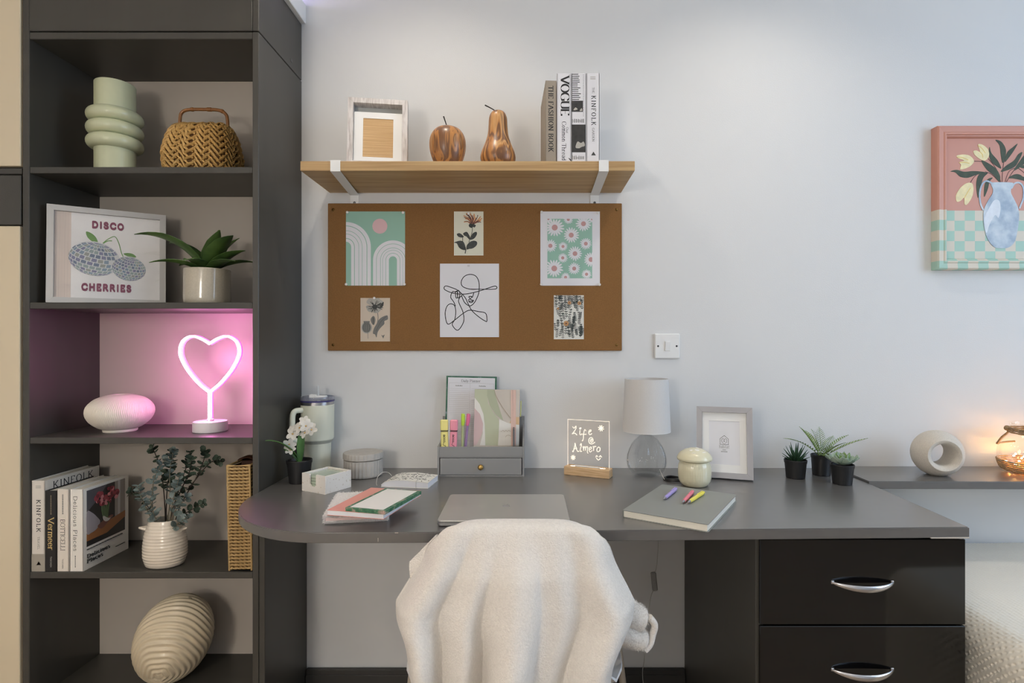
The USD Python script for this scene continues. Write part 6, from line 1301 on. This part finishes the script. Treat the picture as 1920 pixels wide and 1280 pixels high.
for i in range(nb_):
    d = (i + 1) / nb_ * .4996
    z = z0_ - d
    a = min(d / .016, 1) * PI / 2
    xl, xr = np.interp(-z, -hz, hl), np.interp(-z, -hz, hr)
    edge = np.abs(2 * uu - 1) ** 10
    y = -.731 - .022 * math.sin(a) - fold(uu, d) + .05 * edge * np.clip(d / .08, 0, 1) - .02 * np.clip(d / .4, 0, 1)
    n_ = .0035 * (meshkit.noise(np.stack([uu * 7, np.full(nu, d * 14), 0 * uu], 1), 4) - .5)
    zc = z0_ - .016 * (1 - math.cos(a)) if d < .016 else z
    rows.append(np.stack([xl + (xr - xl) * uu, y + n_, np.full(nu, zc) - .012 * np.abs(2 * uu - 1) ** 6 * (1 - np.clip(d / .05, 0, 1))], 1))
thr = thing('wool_throw', 'fluffy cream wool throw draped in folds over the chair back', 'throw')
G_ = np.array(rows).transpose(1, 0, 2)
body = solidify(G_, .009)
part(thr, 'drape', body, m_wool, smooth=80)
# far corner peeping out at the left
flapP = np.array([[(-.195 - .055 * v + .045 * u_ * (1 - v) , -.715 - .006 * math.sin(u_ * 3), .768 - .058 * v - (.062 - .02 * v) * u_ * 1.0) for v in np.linspace(0, 1, 10)] for u_ in np.linspace(0, 1, 10)])
part(thr, 'far_corner', solidify(flapP, .011), m_wool, smooth=80)
# folded end at the right: a doubled-over length whose open V shows towards the right
def lobe(path, ry_, rz_):
    p = spline(path, 7); n = len(p); out = []
    for i, c in enumerate(p):
        t_ = np.linspace(0, 2 * PI, 22, endpoint=False); k = .82 + .25 * math.sin(PI * i / (n - 1)) ; k *= 1 if i < n - 1 else .9
        tg = p[min(i + 1, n - 1)] - p[max(i - 1, 0)]; tg /= np.linalg.norm(tg); up = np.cross(tg, (0, -1, 0)); up /= np.linalg.norm(up); bk_ = np.cross(up, tg)
        out.append(c + (np.cos(t_)[:, None] * bk_ * ry_ + np.sin(t_)[:, None] * up * rz_) * k)
    P = np.array(out); m = grid(P, closed_v=True); a, e = len(m.vertices), (n - 1) * 22; j = np.arange(22); j2 = (j + 1) % 22
    c2 = p[-1] - (p[-1] - p[-2]) * 1.2; c1 = p[0]
    return trimesh.Trimesh(np.vstack([m.vertices, c1, c2]), np.vstack([m.faces, np.stack([np.full(22, a), j, j2], 1), np.stack([np.full(22, a + 1), e + j2, e + j], 1)]), process=False)
l1 = lobe([(.155, -.70, .640), (.190, -.69, .610), (.215, -.685, .585), (.252, -.68, .566)], .030, .032)
l2 = lobe([(.165, -.70, .566), (.190, -.695, .556), (.218, -.69, .543), (.254, -.68, .525)], .028, .025)
rimP = spline([(.264, -.690, .580), (.277, -.685, .560), (.273, -.684, .540), (.266, -.688, .520), (.254, -.69, .508)], 5)
part(thr, 'folded_end', cat([l1, l2, tube(rimP, .0075, 10)]), m_wool, smooth=80)
# pile
def scatter(mesh, n, seed):
    p, fi = trimesh.sample.sample_surface(mesh, n, seed=seed); return np.asarray(p), mesh.face_normals[fi]
allm = cat([grid(G_), solidify(flapP, .011), l1, l2, tube(rimP, .0075, 10)])
gm = grid(G_); nrm_sign = 1 if gm.face_normals[len(gm.faces) // 2][1] < 0 else -1
p_, n_ = scatter(gm, 60000, 1); n_ = n_ * nrm_sign; p_ = p_ + n_ * .0042
fuzz(thr, 'wool_pile', p_, n_, .0065, .00045, m_wool, jit=.8, seed=3)
l1.fix_normals(); l2.fix_normals()
p2_, n2_ = scatter(cat([l1, l2]), 9000, 2); fuzz(thr, 'wool_pile', p2_, n2_, .004, .00045, m_wool, jit=.75, seed=4)

# ------------------------------------------------------------------ bed under a knitted throw
m_matt = M('mattress_white', srgb(224, 222, 216), .8)
bd = thing('bed', 'low divan bed standing along the wall right of the drawers', 'bed', (1.09, -.02, 0))
part(bd, 'base', bx(.01, 1.95, -.92, 0, .05, .27, .01), M('divan_grey', srgb(110, 106, 100), .85)); part(bd, 'mattress', bx(.012, 1.95, -.92, 0, .272, .468, .02), m_matt)
for x_ in (.06, 1.88):
    for y_ in (-.86, -.06): part(bd, 'leg', T(lathe([(0, 0), (.025, 0), (.028, .05), (0, .05)], 16), (x_, y_, 0)), m_black)
kn = thing('knitted_throw', 'cream cable-knit bedspread covering the bed', 'bedspread', (1.09, -.02, 0))
nu, nv = 420, 330
# arc length over the foot edge: first up the side, round the corner, then along the top
sarc = np.linspace(0, 1.05, nu); yv = np.linspace(.0, -.97, nv)
P = np.zeros((nu, nv, 3)); rad = .07; side = .40
for i, s_ in enumerate(sarc):
    if s_ < side: x, z, nx, nz = -.012, .09 + s_, -1, 0
    elif s_ < side + rad * PI / 2: a = (s_ - side) / rad; x, z, nx, nz = -.012 + rad * (1 - math.cos(a)), .09 + side + rad * math.sin(a) - .0, -math.cos(a), math.sin(a)
    else: x, z, nx, nz = -.012 + rad + s_ - side - rad * PI / 2, .09 + side + rad, 0, 1
    z -= .06 
    lump = .012 * (meshkit.fbm(np.stack([np.full(nv, s_ * 4), yv * 4, 0 * yv], 1), 3, 5) - .5)
    chunky = 1 / (1 + math.exp((s_ - .47) * 40))
    rib = .0012 * np.abs(np.sin(s_ * PI / .0115 + .35 * np.sin(yv * 70))) * (1 - chunky) + .0010 * np.sin(yv * 2 * PI / .008) * (1 - chunky)
    cell = np.cos(s_ * 2 * PI / .021) * np.cos(yv * 2 * PI / .021); hole = -.016 * np.clip(cell - .5, 0, 1) * chunky
    wave = .010 * np.sin(yv * 9 + 1.5 + s_ * 2) * chunky
    h_ = lump + rib + hole + wave
    P[i] = np.stack([x + nx * h_, yv, z + nz * h_], 1)
part(kn, 'knit_cover', grid(P, flip=True), M('knit_cream', srgb(232, 226, 213), .95, sheen=.25, bump=.35, bscale=700, bdist=.002), smooth=80)
part(kn, 'rolled_hem', tube(np.stack([np.full(40, -.014), np.linspace(0, -.97, 40), np.full(40, .031)], 1), .008, 8), looks['knit_cream'])
